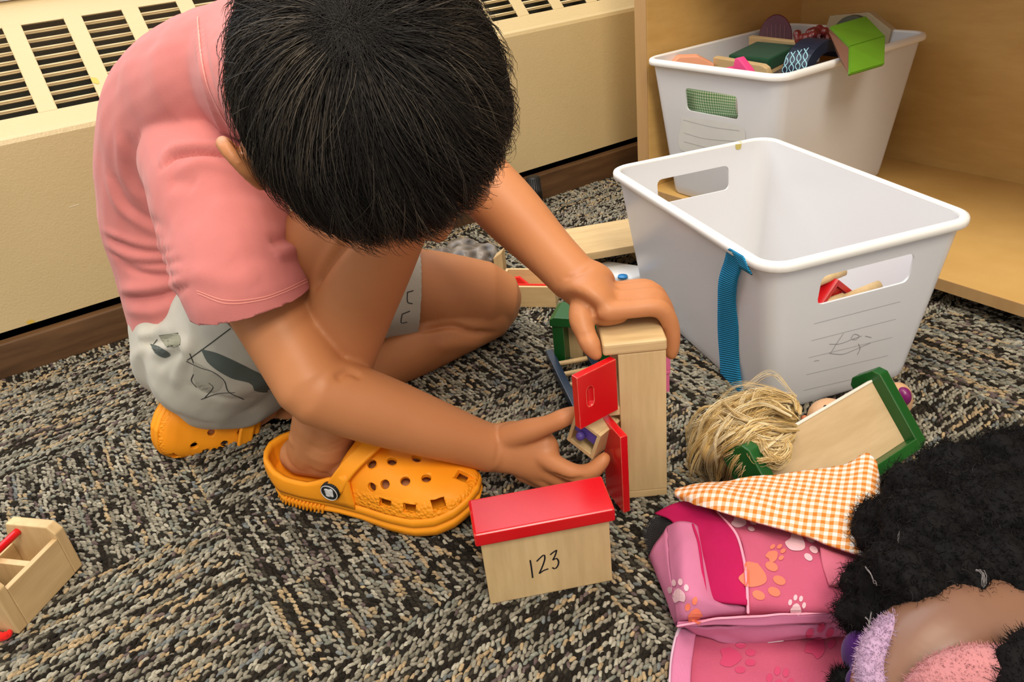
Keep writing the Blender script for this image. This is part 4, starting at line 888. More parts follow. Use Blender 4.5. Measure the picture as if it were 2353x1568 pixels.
# shorts
bm = bmesh.new()
T([(*PD(492, 715, 0.882), 0.090, 0.074), (*PD(495, 745, 0.882), 0.092, 0.082), (*PD(505, 785, 0.882), 0.096, 0.084), (*PD(510, 820, 0.880), 0.096, 0.080), (*PD(520, 856, 0.872), 0.080, 0.066)], 14, WIDE)
LTF = 0.64; print('left leg px', PIX(l_hip)[0], PIX(l_knee)[0])
rt = r_hip.lerp(r_knee, 0.45); rtd = (r_knee - r_hip).normalized(); ltd = (l_knee - l_hip).normalized(); lt = l_hip.lerp(l_knee, LTF) + VZ * 0.010
T([rad(r_hip - rtd * 0.01 - VZ * 0.018, 0.066), rad(r_hip.lerp(r_knee, 0.2) - VZ * 0.008, 0.066), rad(rt, 0.062), rad(rt + rtd * 0.03, 0.060)], 14)
T([rad(l_hip, 0.068), rad(l_hip.lerp(l_knee, 0.25) + VZ * 0.006, 0.064), rad(lt, 0.0625), rad(lt + ltd * 0.03, 0.062)], 14)
me = remeshed(bm, 0.0032, 8, 0.5); co = vco(me); no = vno(me)
co += no * (np.array([noise.noise(Vector(p) * 26) for p in co]) * 0.0035)[:, None]; setco(me, co)
crease(me, [([(318, 770), (350, 768), (390, 752)], 0.006, 0.004), ([(330, 790), (370, 785), (410, 770)], 0.005, -0.003), ([(345, 815), (395, 798), (440, 785)], 0.006, 0.004), ([(360, 845), (395, 815), (430, 800)], 0.005, -0.003), ([(400, 890), (420, 830), (440, 780)], 0.006, 0.003), ([(440, 700), (445, 780), (420, 850)], 0.005, 0.003), ([(430, 880), (520, 915), (620, 905)], 0.006, -0.002)])
cut(me, [(rt, rtd, 0.10), (lt, ltd, 0.10)])
shorts = link('shorts', me, SHORTS, person, True, PINV); sd = shorts.modifiers.new('cloth', 'SOLIDIFY'); sd.thickness = 0.0022; sd.offset = 0
bpy.context.view_layer.update(); bvsh = bvh_of(shorts)
PR_DARK = plain('print_slate_green', (0.075, 0.095, 0.085), 0.9, var=0.25); PR_LINE = plain('print_line', (0.03, 0.032, 0.028), 0.9); PR_MID = plain('print_olive', (0.26, 0.26, 0.19), 0.9)
patch('printed_shape', [(462, 802), (500, 812), (570, 845), (640, 885), (628, 900), (585, 898), (578, 882), (530, 868), (480, 835)], bvsh, PR_DARK, shorts)
patch('printed_shape', [(366, 772), (410, 768), (413, 792), (384, 797)], bvsh, PR_MID, shorts)
patch('printed_shape', [(345, 790), (372, 800), (392, 815), (380, 822), (358, 812)], bvsh, PR_DARK, shorts)
patch('printed_shape', [(445, 830), (490, 856), (512, 880), (500, 898), (465, 900), (445, 870)], bvsh, plain('print_pale_stone', (0.36, 0.345, 0.29), 0.9), shorts, 0.0003)
patch('printed_shape', [(450, 705), (462, 712), (464, 735), (454, 728)], bvsh, PR_DARK, shorts); patch('printed_shape', [(492, 722), (510, 724), (508, 738), (496, 736)], bvsh, PR_DARK, shorts)
strokes('printed_outline', [[(428, 830), (460, 845), (490, 855), (515, 875), (525, 900), (560, 918)], [(445, 860), (440, 875), (452, 890)], [(470, 915), (490, 890), (480, 880)], [(462, 918), (500, 905), (540, 902)], [(366, 772), (410, 766)], [(384, 797), (414, 792)], [(385, 776), (388, 790)], [(396, 775), (398, 789)], [(372, 812), (350, 800), (362, 780)], [(430, 828), (470, 800), (530, 755)], [(436, 812), (445, 835)]], bvsh, 0.0010, PR_LINE, shorts)
strokes('printed_outline', [[(936, 672), (937, 695), (948, 698)], [(936, 672), (950, 668)], [(924, 722), (922, 742), (936, 740)], [(924, 722), (942, 715)]], bvsh, 0.0012, PR_LINE, shorts)

# hair: a full cap plus strands combed away from the whorl
HR = np.array([0.080, 0.092, 0.093])
_o = (np.array(C0) - np.array(headc)) @ HA.T / HR; _r = ray(795, 62) @ HA.T / HR      # the whorl sits where this sight line meets the scalp
_b = _o @ _r; _t = (-_b - math.sqrt(max(0, _b * _b - (_r @ _r) * (_o @ _o - 1)))) / (_r @ _r); wl = _o + _r * _t; wl /= np.linalg.norm(wl)
def hair_line(d):   # d unit (S,F,U): True where hair grows
    s, f_, u_ = d[..., 0], d[..., 1], d[..., 2]
    lim = np.where(f_ > 0, 0.05 + 0.30 * f_**2, 0.05 + 0.75 * f_)
    return u_ > lim - 0.12 * (1 - np.abs(s))
bm = bmesh.new(); res = bmesh.ops.create_uvsphere(bm, u_segments=64, v_segments=40, radius=1.0)['verts']
for v in res:
    d = np.array(v.co); k = bool(hair_line(d)); rr = HR * (1.0 if k else 0.86) * (1 + 0.035 * noise.noise(Vector(d) * 3.5) + 0.012 * noise.noise(Vector(d) * 11))
    v.co = Vector(np.array(headc) + (d * rr) @ HA)
CAPM = plain('hair_undercoat', (0.007, 0.006, 0.0055), 0.95, spec=0.05)
cap = from_bm('hair', bm, CAPM, person, True, PINV); cap['label'] = 'short straight black-brown hair radiating from a crown whorl'
def strands(n, length, seg=6, r0=0.00042, seedscale=6.0, wild=0.0):
    d = RNG.normal(size=(n * 3, 3)); d /= np.linalg.norm(d, axis=1)[:, None]; d = d[hair_line(d)][:n]; n = len(d)
    clump = np.array([noise.noise_vector(Vector(p) * seedscale) for p in d]); fine = RNG.normal(0, 0.10, (n, 3)); clump2 = np.array([noise.noise_vector(Vector(p) * 13) for p in d])
    L = length * RNG.uniform(0.65, 1.1, n); p = d - (d - wl) * (0.35 * np.exp(-((d - wl)**2).sum(1) / 0.12))[:, None]; p /= np.linalg.norm(p, axis=1)[:, None]; L = L * np.where((d[:, 1] > 0.55) & (d[:, 2] < 0.55), 0.62, 1.0); pts = []; h = np.linspace(0, 1, seg)
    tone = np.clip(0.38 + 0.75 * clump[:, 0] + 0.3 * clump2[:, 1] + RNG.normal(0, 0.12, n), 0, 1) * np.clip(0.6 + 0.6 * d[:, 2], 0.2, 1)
    lift = RNG.uniform(0.03, 0.085 + 0.07 * wild, n) + 0.035 * clump[:, 1]
    down = np.array([Vector((0, 0, -1)).dot(a) for a in (Sh, Fh, Uh)])
    swirl = np.cross(wl[None], p)
    for i in range(seg):
        rad_ = 1.0 + lift * np.sin(np.minimum(1, h[i] * 1.1) * math.pi * 0.55); pts.append(np.array(headc) + (p * HR * rad_[:, None]) @ HA)
        t = p - wl; t = t - p * (t * p).sum(1)[:, None]; t /= np.linalg.norm(t, axis=1)[:, None] + 1e-6
        t = t + clump * (0.55 + 0.25 * wild) + fine + 0.22 * swirl + clump2 * 0.45 * h[i]; t -= p * (t * p).sum(1)[:, None]; t /= np.linalg.norm(t, axis=1)[:, None] + 1e-6
        p = p + t * (L / seg / 0.088)[:, None]; nn = np.linalg.norm(p, axis=1)[:, None]
        low_ = p[:, 2] < 0.12; p = np.where(low_[:, None], p / np.maximum(nn, 1.0)**0.5, p / nn)
    return np.array(pts).transpose(1, 0, 2), tone
def strand_mesh(name, P, tone, r0, mat, parent, matrix):
    n, s, _ = P.shape; T_ = np.gradient(P, axis=1); T_ /= np.linalg.norm(T_, axis=2)[..., None] + 1e-9
    a = np.cross(T_, RNG.normal(size=(n, 1, 3))); a /= np.linalg.norm(a, axis=2)[..., None] + 1e-9; b_ = np.cross(T_, a)
    w = r0 * (1 - 0.75 * np.linspace(0, 1, s)**2)[None, :, None]
    rings = np.stack([P + a * w * math.cos(k * 2.0944) + b_ * w * math.sin(k * 2.0944) for k in range(3)], 2)      # n,s,3,3
    V = rings.reshape(-1, 3); base = (np.arange(n)[:, None, None] * s + np.arange(s - 1)[None, :, None]) * 3; k = np.arange(3)[None, None, :]; k2 = (k + 1) % 3
    F = np.stack([base + k, base + k2, base + 3 + k2, base + 3 + k], -1).reshape(-1, 4)
    me = bpy.data.meshes.new(name); me.vertices.add(len(V)); me.vertices.foreach_set('co', V.ravel()); me.loops.add(F.size); me.loops.foreach_set('vertex_index', F.ravel().astype(np.int32))
    me.polygons.add(len(F)); me.polygons.foreach_set('loop_start', np.arange(0, F.size, 4, dtype=np.int32)); me.polygons.foreach_set('use_smooth', [True] * len(F)); me.update(calc_edges=True)
    at = me.attributes.new('tone', 'FLOAT', 'POINT'); at.data.foreach_set('value', np.repeat(tone, s * 3)); return link(name, me, mat, parent, False, matrix)
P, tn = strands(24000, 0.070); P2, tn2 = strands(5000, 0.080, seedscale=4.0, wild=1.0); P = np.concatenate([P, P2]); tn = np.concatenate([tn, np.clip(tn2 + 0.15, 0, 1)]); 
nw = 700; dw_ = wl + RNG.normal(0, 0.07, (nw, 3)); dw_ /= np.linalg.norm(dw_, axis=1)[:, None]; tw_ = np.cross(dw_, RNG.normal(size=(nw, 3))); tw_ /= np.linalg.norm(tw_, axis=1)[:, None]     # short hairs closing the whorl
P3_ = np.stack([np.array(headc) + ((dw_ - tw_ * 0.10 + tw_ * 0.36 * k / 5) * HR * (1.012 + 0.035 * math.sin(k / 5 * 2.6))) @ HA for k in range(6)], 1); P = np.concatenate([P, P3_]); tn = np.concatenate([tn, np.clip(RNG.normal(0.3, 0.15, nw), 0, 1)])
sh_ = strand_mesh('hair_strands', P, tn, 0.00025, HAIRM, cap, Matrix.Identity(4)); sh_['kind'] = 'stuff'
# ---------------------------------------------------------------- orange clogs (worn: parts of the person)
ORANGE, nt, b = new_mat('orange_foam', 0.5, (0.86, 0.27, 0.012), 0.3)
oc = coords(nt); sx = nt.nodes.new('ShaderNodeSeparateXYZ'); nt.links.new(oc, sx.inputs[0])
nt.links.new(mixc(nt, tex_noise(nt, oc, 30, 4), (0.90, 0.285, 0.008), (0.98, 0.36, 0.014)), b.inputs['Base Color'])
vor = nt.nodes.new('ShaderNodeTexVoronoi'); vor.inputs['Scale'].default_value = 330; nt.links.new(oc, vor.inputs['Vector'])
zr_ = ramp(nt, sx.outputs['Z'], [(0.0, (0, 0, 0)), (0.023, (0, 0, 0)), (0.0235, (1, 1, 1)), (0.036, (1, 1, 1)), (0.037, (0, 0, 0))])
xr_ = ramp(nt, sx.outputs['X'], [(0.0, (0, 0, 0)), (0.095, (0, 0, 0)), (0.10, (1, 1, 1))])
mm = nt.nodes.new('ShaderNodeMath'); mm.operation = 'MULTIPLY'; nt.links.new(zr_, mm.inputs[0]); nt.links.new(xr_, mm.inputs[1])
inv = nt.nodes.new('ShaderNodeMath'); inv.operation = 'SUBTRACT'; inv.inputs[0].default_value = 1.0; nt.links.new(vor.outputs['Distance'], inv.inputs[1])
m2 = nt.nodes.new('ShaderNodeMath'); m2.operation = 'MULTIPLY'; nt.links.new(mm.outputs[0], m2.inputs[0]); nt.links.new(inv.outputs[0], m2.inputs[1]); bump(nt, b, m2.outputs[0], 0.0018, 0.9)
ORANGE2 = plain('orange_foam_smooth', (0.94, 0.33, 0.012), 0.5, 200, 0.0003, 0.3)
CHROME = plain('silver_emblem', (0.62, 0.62, 0.62), 0.25)
CL_, CW_ = 0.196, 0.0405
XS = [0, 0.012, 0.04, 0.10, 0.22, 0.38, 0.52, 0.66, 0.78, 0.88, 0.95, 0.985, 1.0]
WL = [0.0, 0.28, 0.52, 0.72, 0.79, 0.80, 0.86, 0.97, 1.0, 0.92, 0.70, 0.40, 0.0]      # lateral
WM_ = [0.0, 0.28, 0.52, 0.70, 0.74, 0.68, 0.74, 0.90, 0.96, 0.86, 0.62, 0.34, 0.0]     # medial
def hw(x, lat): return CW_ * np.interp(x, XS, WL if lat else WM_)
def sole_out(off, n=40):
    xs = (1 - np.cos(np.linspace(0, math.pi, n))) / 2; pts = [(x, -hw(x, True)) for x in xs] + [(x, hw(x, False)) for x in xs[::-1][1:-1]]
    P = np.array([(x * CL_, y) for x, y in pts]); c = np.array([CL_ * 0.5, 0]); t = np.roll(P, -1, 0) - np.roll(P, 1, 0); nn = np.stack([t[:, 1], -t[:, 0]], 1); nn /= np.linalg.norm(nn, axis=1)[:, None] + 1e-9
    return P + nn * off
def spring(x): 
    u = x / CL_; return 0.013 * max(0, (u - 0.72) / 0.28)**2 + 0.004 * max(0, (0.15 - u) / 0.15)**2
def make_clog(mat, mirror, nm_label):
    root = empty('clog', mat=PINV @ mat); root.parent = person; root['label'] = nm_label
    sg = -1 if mirror else 1
    FX = lambda p: (p[0], p[1] * sg, p[2])
    # sole
    bm = bmesh.new(); layers = [(-0.006, 0.0), (-0.001, 0.002), (0.001, 0.007), (0.0012, 0.010), (-0.0005, 0.0112), (-0.0005, 0.0125), (0.0012, 0.0138), (0.0016, 0.018), (0.0004, 0.0215), (-0.004, 0.0215)]
    rings = []
    for off, z in layers:
        rg = []
        for x, y in sole_out(off):
            arch = 0.0045 * math.exp(-((x / CL_ - 0.42) / 0.12)**2) if z < 0.003 else 0
            rg.append(FX((x, y, z + arch + spring(x))))
        rings.append(rg)
    loft(bm, rings, True, True); bmesh.ops.recalc_face_normals(bm, faces=bm.faces[:]); from_bm('sole', bm, ORANGE2, root, True)
    # vamp with holes
    def hgt(u): return np.interp(u, [0.40, 0.50, 0.60, 0.72, 0.84, 0.92, 0.97, 1.0], [0.050, 0.049, 0.0445, 0.036, 0.0265, 0.018, 0.010, 0.0])
    def vp(u, th, grow=0.0):
        x = u * CL_; s, c = math.sin(th), math.cos(th); w = hw(u, c < 0) + grow; yy = -w * math.copysign(abs(c)**0.75, -c) if False else (w * math.copysign(abs(c)**0.8, c))
        return Vector((x, yy, 0.0195 + spring(x) + (hgt(u) + grow) * abs(s)**0.85))
    nu, nv = 44, 40; V = []; F = []
    us = 0.40 + 0.598 * (np.linspace(0, 1, nu)**0.85)
    for i in range(nu):
        for j in range(nv + 1):
            th = math.pi * j / nv; open_ = 0.40 - us[i]
            p = vp(us[i], th); p.x += 0.022 * (1 - math.sin(th))* -0.0 + (0.016 * math.sin(th)**2) * max(0, 1 - (us[i] - 0.40) / 0.15); V.append(FX(p))
    for i in range(nu - 1):
        for j in range(nv): a = i * (nv + 1) + j; F.append((a, a + 1, a + nv + 2, a + nv + 1))
    vm = from_py('vamp', V, F, ORANGE, root, True); so = vm.modifiers.new('thick', 'SOLIDIFY'); so.thickness = 0.0042; so.offset = -1 if not mirror else 1
    bm = bmesh.new(); bmesh.ops.create_cube(bm, size=0.001) if False else None
    def normal(u, th): a = vp(u + 0.01, th) - vp(u - 0.01, th); b_ = vp(u, th + 0.05) - vp(u, th - 0.05); n = a.cross(b_).normalized(); return n if n.z > -0.2 else -n
    holes = [(0.585, 2.1), (0.585, 1.55), (0.585, 1.02), (0.66, 2.42), (0.66, 1.83), (0.66, 1.28), (0.66, 0.72), (0.74, 2.15), (0.74, 1.57), (0.74, 0.98), (0.815, 1.9), (0.815, 1.25), (0.60, 2.62)]
    for u, th in holes:
        c = vp(u, th); n = normal(u, th); q = n.to_track_quat('Z', 'Y').to_matrix().to_4x4()
        r = bmesh.ops.create_cone(bm, cap_ends=True, segments=14, radius1=0.0040, radius2=0.0040, depth=0.018, matrix=Matrix.Translation(c) @ q)['verts']
        for v in r: v.co = Vector(FX(v.co))
    for u, th in ((0.66, 2.93), (0.775, 2.90), (0.90, 2.80), (0.66, 0.21), (0.775, 0.24), (0.90, 0.34), (0.965, 1.57)):
        c = vp(u, th); n = normal(u, th); tang = (vp(min(0.995, u + 0.02), th) - vp(u - 0.02, th)).normalized(); m4 = frame(c + VZ * 0.0015, tang, None, VZ)
        if u > 0.95: m4 = frame(c + VZ * 0.000, VY, None, VZ)
        vs = bm_box(bm, -0.0055, 0.0055, -0.010, 0.010, -0.0036, 0.0050, m4)
        for v in vs: v.co = Vector(FX(v.co))
    bmesh.ops.recalc_face_normals(bm, faces=bm.faces[:])
    bpy.context.view_layer.update(); cutter = from_bm('cut', bm, None, None, False, vm.matrix_world.copy())
    bpy.context.view_layer.update(); boolean(vm, cutter)
    # heel cup
    n = 40; V = []; F = []; K = 6
    path = [(x, -hw(x, True), 0) for x in np.linspace(0.47, 0.0, 20)**1.0] + [(x, hw(x, False), 0) for x in np.linspace(0.0, 0.47, 20)[1:]]
    xs = list((np.linspace(1, 0, 22)**1.8) * 0.50); path = [(x, -hw(x, True)) for x in xs] + [(x, hw(x, False)) for x in xs[::-1][1:]]
    for x, y in path:
        top = np.interp(x, [0, 0.06, 0.16, 0.28, 0.38, 0.46, 0.5], [0.047, 0.045, 0.036, 0.036, 0.045, 0.052, 0.055])
        for k in range(K):
            t = k / (K - 1); V.append(FX((x * CL_ - 0.003 * math.sin(t * 2.6) * (1 - x * 2), y * (1.0 + 0.03 * math.sin(t * 3)), 0.018 + (top - 0.018) * t)))
    for i in range(len(path) - 1):
        for k in range(K - 1): a = i * K + k; F.append((a, a + 1, a + K + 1, a + K))
    hc = from_py('heel_cup', V, F, ORANGE2, root, True); so = hc.modifiers.new('thick', 'SOLIDIFY'); so.thickness = 0.0042; so.offset = 0
    for k in range(14):      # ridges on the heel side
        x = 0.05 + 0.020 * k; y = -hw(x, True) - 0.0012; bm = bmesh.new(); tube(bm, [FX((x * CL_, y, 0.004)) + (0.0011,), FX((x * CL_ + 0.003, y, 0.0125)) + (0.0011,)], 3, 6); from_bm('heel_ridge', bm, ORANGE2, root, True)
    # strap over the instep
    rows = []
    for o_ in (-0.0085, -0.004, 0.004, 0.0085):
        r = []
        for th in np.linspace(math.pi * 0.985, math.pi * 0.015, 15):
            u = 0.405 + 0.115 * math.sin(th)**0.8; p = vp(u, th, 0.0030 + (0.001 if abs(o_) > 0.006 else 0)); p.x += o_ + 0.012 * math.sin(th)**2; p.z += 0.010 * (1 - math.sin(th)) + 0.002; r.append(Vector(FX(p)))
        rows.append(r)
    sheet('strap', rows, 40, 9, ORANGE2, root, 0.0034)
    for s, lat in ((-1, True), (1, False)):
        c = Vector(FX((0.405 * CL_, s * (hw(0.405, lat) + 0.0045), 0.036))); bm = bmesh.new()
        rm = Matrix.Translation(c) @ Matrix.Rotation(math.pi / 2, 4, 'X'); bmesh.ops.create_cone(bm, cap_ends=True, segments=28, radius1=0.0088, radius2=0.0088, depth=0.006, matrix=rm)
        bmesh.ops.bevel(bm, geom=bm.edges[:], offset=0.001, segments=2, affect='EDGES'); rv = from_bm('rivet', bm, BLACK, root, True)
        sd_ = s * sg; bm = bmesh.new(); tube(bm, [(c.x + 0.0076 * math.cos(a), c.y + sd_ * 0.0032, c.z + 0.0076 * math.sin(a), 0.0004) for a in np.linspace(0, 2 * math.pi, 30)], 40, 6); from_bm('rivet_ring', bm, CHROME, rv, True)
        bm = bmesh.new()
        for a, r1, r2, w in ((0.0, 0, 0.0042, 0.0042), (2.2, 0.0035, 0.0022, 0.0016), (0.8, 0.0036, 0.0018, 0.0024), (4.2, 0.0034, 0.0024, 0.0016), (5.4, 0.0034, 0.0016, 0.0016)):
            ball(bm, (c.x + r1 * math.cos(a), c.y + sd_ * 0.0031, c.z + r1 * math.sin(a)), (r2, 0.0005, w), None, 10)
        from_bm('emblem', bm, CHROME, rv, True)
    return root
CS = (ct_ - ch_).length / CL_
make_clog(CLOG_R @ Matrix.Diagonal((CS, 1.06, 1.10, 1)), False, 'orange perforated foam clog set flat on the carpet')
zlow = min((LCLOG @ Vector((x, y, z)) for x in (0.12, 0.15, 0.18) for y in (-0.037, 0.037) for z in (0, 0.03)), key=lambda v: v.z); print('left clog low', zlow, PIX(zlow))
make_clog(LCLOG, True, 'orange perforated foam clog tipped on its toe behind the child')
# ---------------------------------------------------------------- pink doll carrier bag
def weave(name, col, rough=0.75, sc=650, var=0.10):
    m, nt, b = new_mat(name, rough, col, 0.25)
    tc = nt.nodes.new('ShaderNodeTexCoord'); mp = nt.nodes.new('ShaderNodeMapping'); mp.inputs['Rotation'].default_value = (0, 0, 0.75); nt.links.new(tc.outputs['UV'], mp.inputs[0])
    w = nt.nodes.new('ShaderNodeTexWave'); w.inputs['Scale'].default_value = sc; w.bands_direction = 'X'; nt.links.new(mp.outputs[0], w.inputs['Vector'])
    n = tex_noise(nt, coords(nt), 45, 3)
    base = mixc(nt, n, tuple(c * (1 - var) for c in col), tuple(min(1, c * (1 + var)) for c in col))
    nt.links.new(mixc(nt, w.outputs['Fac'], mixc(nt, 0.75, (0, 0, 0), base) if False else base, tuple(min(1, c * 1.18) for c in col)), b.inputs['Base Color'])
    bump(nt, b, w.outputs['Fac'], 0.0003, 0.7); return m
PINK = weave('pink_nylon', (0.53, 0.095, 0.175)); MAGENTA = weave('magenta_nylon', (0.46, 0.006, 0.085)); LPINK = weave('light_pink_nylon', (0.60, 0.185, 0.33)); PIPING = plain('pink_piping', (0.80, 0.30, 0.42), 0.6)
PAWW = plain('paw_pale_pink', (0.68, 0.41, 0.46), 0.8); PAWO = plain('paw_orange', (0.74, 0.16, 0.09), 0.8); PAWT = plain('paw_tone', (0.52, 0.045, 0.13), 0.8)
def z3(l): return [PZ(x, y, z) for x, y, z in l]
bag = empty('doll_carrier', PZ(1750, 1450), label='pink fabric doll carrier bag with paw prints lying open on the carpet', cat='bag')
bpy.context.view_layer.update(); BI = bag.matrix_world.inverted()
def bs(name, rows, nu, nv, mat, th=0.002, amp=0.0012, fr=60):
    def bul(G):
        for i in range(G.shape[0]):
            for j in range(G.shape[1]): G[i, j, 2] = max(0.002, G[i, j, 2] + amp * noise.noise(Vector(G[i, j]) * fr))
        return G
    o = sheet(name, [z3(r) for r in rows], nu, nv, mat, bag, th, bul); o.matrix_basis = BI; return o
main = bs('main_panel', [[(1640, 1168, .046), (1720, 1185, .050), (1850, 1205, .052), (2000, 1240, .052), (2150, 1260, .045)], [(1700, 1240, .060), (1780, 1250, .062), (1880, 1268, .062), (2010, 1300, .060), (2160, 1330, .050)], [(1716, 1320, .060), (1790, 1330, .060), (1890, 1340, .060), (2010, 1350, .058), (2170, 1380, .048)], [(1716, 1395, .052), (1790, 1395, .054), (1890, 1398, .055), (2010, 1405, .052), (2180, 1420, .045)], [(1712, 1416, .040), (1790, 1415, .042), (1890, 1412, .043), (2010, 1418, .040), (2180, 1440, .035)]], 50, 34, PINK, 0.002, 0.004, 45)
side = bs('side_roll', [[(1534, 1212, .040), (1560, 1202, .050), (1592, 1206, .052), (1608, 1218, .046)], [(1540, 1290, .046), (1570, 1285, .060), (1602, 1290, .060), (1625, 1298, .054)], [(1550, 1370, .046), (1575, 1365, .060), (1612, 1372, .060), (1650, 1380, .054)], [(1556, 1415, .036), (1580, 1412, .048), (1640, 1405, .052), (1718, 1398, .050)], [(1558, 1428, .028), (1582, 1424, .038), (1640, 1416, .042), (1718, 1410, .042)]], 26, 40, LPINK)
flap = bs('magenta_lining', [[(1505, 1180, .036), (1550, 1160, .046), (1600, 1152, .050), (1645, 1170, .048)], [(1545, 1200, .042), (1600, 1200, .048), (1650, 1205, .056), (1698, 1238, .060)], [(1602, 1290, .054), (1640, 1290, .058), (1680, 1290, .060), (1716, 1300, .061)], [(1622, 1375, .054), (1650, 1382, .057), (1685, 1388, .058), (1716, 1392, .056)]], 30, 40, MAGENTA)
# underside of the bag, resting on the carpet
under = bs('base_panel', [[(1525, 1250, .004), (1700, 1240, .004), (1900, 1260, .004), (2200, 1290, .004)], [(1545, 1350, .004), (1700, 1340, .004), (1900, 1350, .004), (2200, 1380, .004)], [(1560, 1440, .004), (1700, 1440, .004), (1900, 1440, .004), (2200, 1460, .004)]], 12, 8, PINK, 0.002, 0)
sidew = bs('end_wall', [[(1534, 1212, .040), (1540, 1290, .045), (1550, 1370, .045), (1558, 1428, .028)], [(1500, 1265, .022), (1512, 1310, .022), (1534, 1375, .020), (1552, 1432, .014)], [(1492, 1280, .004), (1512, 1325, .004), (1538, 1390, .004), (1556, 1440, .003)]], 20, 10, LPINK, 0.002, 0.002, 80)
# black mesh pocket
MESHM = plain('black_mesh', (0.008, 0.008, 0.010), 0.6)
mp_ = bs('mesh_pocket', [[(1503, 1182, .034), (1530, 1185, .036), (1560, 1196, .042)], [(1478, 1215, .024), (1505, 1222, .026), (1545, 1225, .040)], [(1488, 1262, .018), (1505, 1270, .022), (1540, 1262, .040)], [(1494, 1282, .010), (1512, 1290, .016), (1545, 1285, .036)]], 22, 24, MESHM, 0, 0.002, 90)
wf = mp_.modifiers.new('net', 'WIREFRAME'); wf.thickness = 0.0008; wf.use_replace = True
bs('pocket_backing', [[(1508, 1190, .026), (1534, 1192, .028), (1562, 1202, .034)], [(1486, 1220, .016), (1510, 1226, .020), (1545, 1230, .030)], [(1496, 1275, .010), (1515, 1280, .014), (1545, 1285, .028)]], 12, 12, MESHM, 0.001)
# zipper band, inner fold and lower lid
bs('zip_band', [[(1556, 1432, .034), (1620, 1424, .044), (1760, 1416, .048), (1880, 1410, .050), (2010, 1402, .050)], [(1560, 1442, .030), (1620, 1436, .040), (1760, 1436, .042), (1880, 1430, .042), (2010, 1424, .042)]], 60, 6, LPINK)
bs('zip_tape', [[(1556, 1438, .036), (1600, 1428, .042), (1660, 1419, .048), (1780, 1411, .0505), (1900, 1404, .052)], [(1555, 1443, .035), (1602, 1433, .041), (1662, 1424, .047), (1782, 1416, .0495), (1902, 1409, .051)]], 60, 4, PIPING, 0.0015)
bs('inner_fold', [[(1570, 1440, .028), (1680, 1440, .034), (1790, 1436, .036), (1900, 1432, .038), (2010, 1430, .038)], [(1600, 1452, .018), (1690, 1462, .022), (1790, 1462, .026), (1900, 1455, .028), (2010, 1448, .028)], [(1630, 1460, .012), (1660, 1478, .012), (1780, 1474, .014), (1900, 1462, .016), (2010, 1458, .018)]], 40, 14, LPINK, 0.002, 0.003, 70)
lid = bs('lower_lid', [[(1580, 1450, .010), (1700, 1460, .011), (1830, 1455, .012), (2050, 1455, .012)], [(1566, 1500, .010), (1700, 1510, .013), (1830, 1510, .014), (2050, 1510, .014)], [(1560, 1600, .009), (1700, 1620, .012), (1830, 1620, .013), (2050, 1620, .012)]], 40, 24, PINK, 0.002, 0.002, 50)
bs('lid_border', [[(1560, 1445, .013), (1552, 1480, .013), (1544, 1530, .012), (1540, 1610, .011)], [(1600, 1452, .014), (1594, 1490, .014), (1588, 1540, .014), (1586, 1610, .013)]], 30, 8, LPINK, 0.003, 0.001)
bm = bmesh.new(); tube(bm, [(*PZ(x, y, z), 0.0016) for x, y, z in ((1562, 1444, .014), (1553, 1470, .013), (1545, 1510, .011), (1541, 1560, .010), (1538, 1612, .009))], 24, 8); from_bm('zip_coil', bm, plain('pale_zip_coil', (0.62, 0.42, 0.52), 0.5), bag, True, BI)
bm = bmesh.new(); tube(bm, [(*PZ(x, y, z), 0.0011) for x, y, z in ((1642, 1172, .050), (1690, 1225, .061), (1708, 1280, .0625), (1716, 1340, .062), (1719, 1408, .053))], 30, 8); from_bm('piping', bm, PIPING, bag, True, BI)
bm = bmesh.new(); tube(bm, [(*PZ(x, y, z), 0.0010) for x, y, z in ((1592, 1206, .054), (1606, 1250, .058), (1614, 1310, .060), (1624, 1375, .058))], 20, 8); from_bm('piping', bm, MAGENTA, bag, True, BI)
bs('care_label', [[(1762, 1471, .0175), (1802, 1466, .0180)], [(1764, 1478, .0150), (1800, 1474, .0155)]], 6, 4, WHITEP, 0.0008, 0)
bs('webbing_strap', [[(1884, 1258, .066), (1930, 1275, .066), (1980, 1290, .064)], [(1890, 1300, .066), (1935, 1312, .066), (1985, 1325, .064)], [(1905, 1345, .064), (1945, 1350, .063), (1985, 1360, .062)]], 16, 14, weave('dusty_pink_webbing', (0.55, 0.13, 0.20), 0.9, 300), 0.002)
bpy.context.view_layer.update(); bvb = bvh_of([c for c in bag.children if c.type == 'MESH'])
def paw(cx, cy, s, ang, mat, toes=4):
    ca, sa = math.cos(ang), math.sin(ang); tr = lambda u, v: (cx + (u * ca - v * sa) * s, cy + (u * sa + v * ca) * s)
    el = lambda u, v, a, b_: [tr(u + a * math.cos(t), v + b_ * math.sin(t)) for t in np.linspace(0, 2 * math.pi, 13)[:-1]]
    patch('paw_print', [tr(*p) for p in ((-0.5, 0.3), (-0.35, 0.75), (0, 0.65), (0.35, 0.75), (0.5, 0.3), (0.25, -0.15), (0, -0.3), (-0.25, -0.15))], bvb, mat, bag, 0.0006)
    for u, v in ((-0.62, -0.25), (-0.25, -0.75), (0.25, -0.75), (0.62, -0.25))[:toes]: patch('paw_toe', el(u, v, 0.17, 0.26), bvb, mat, bag, 0.0006)
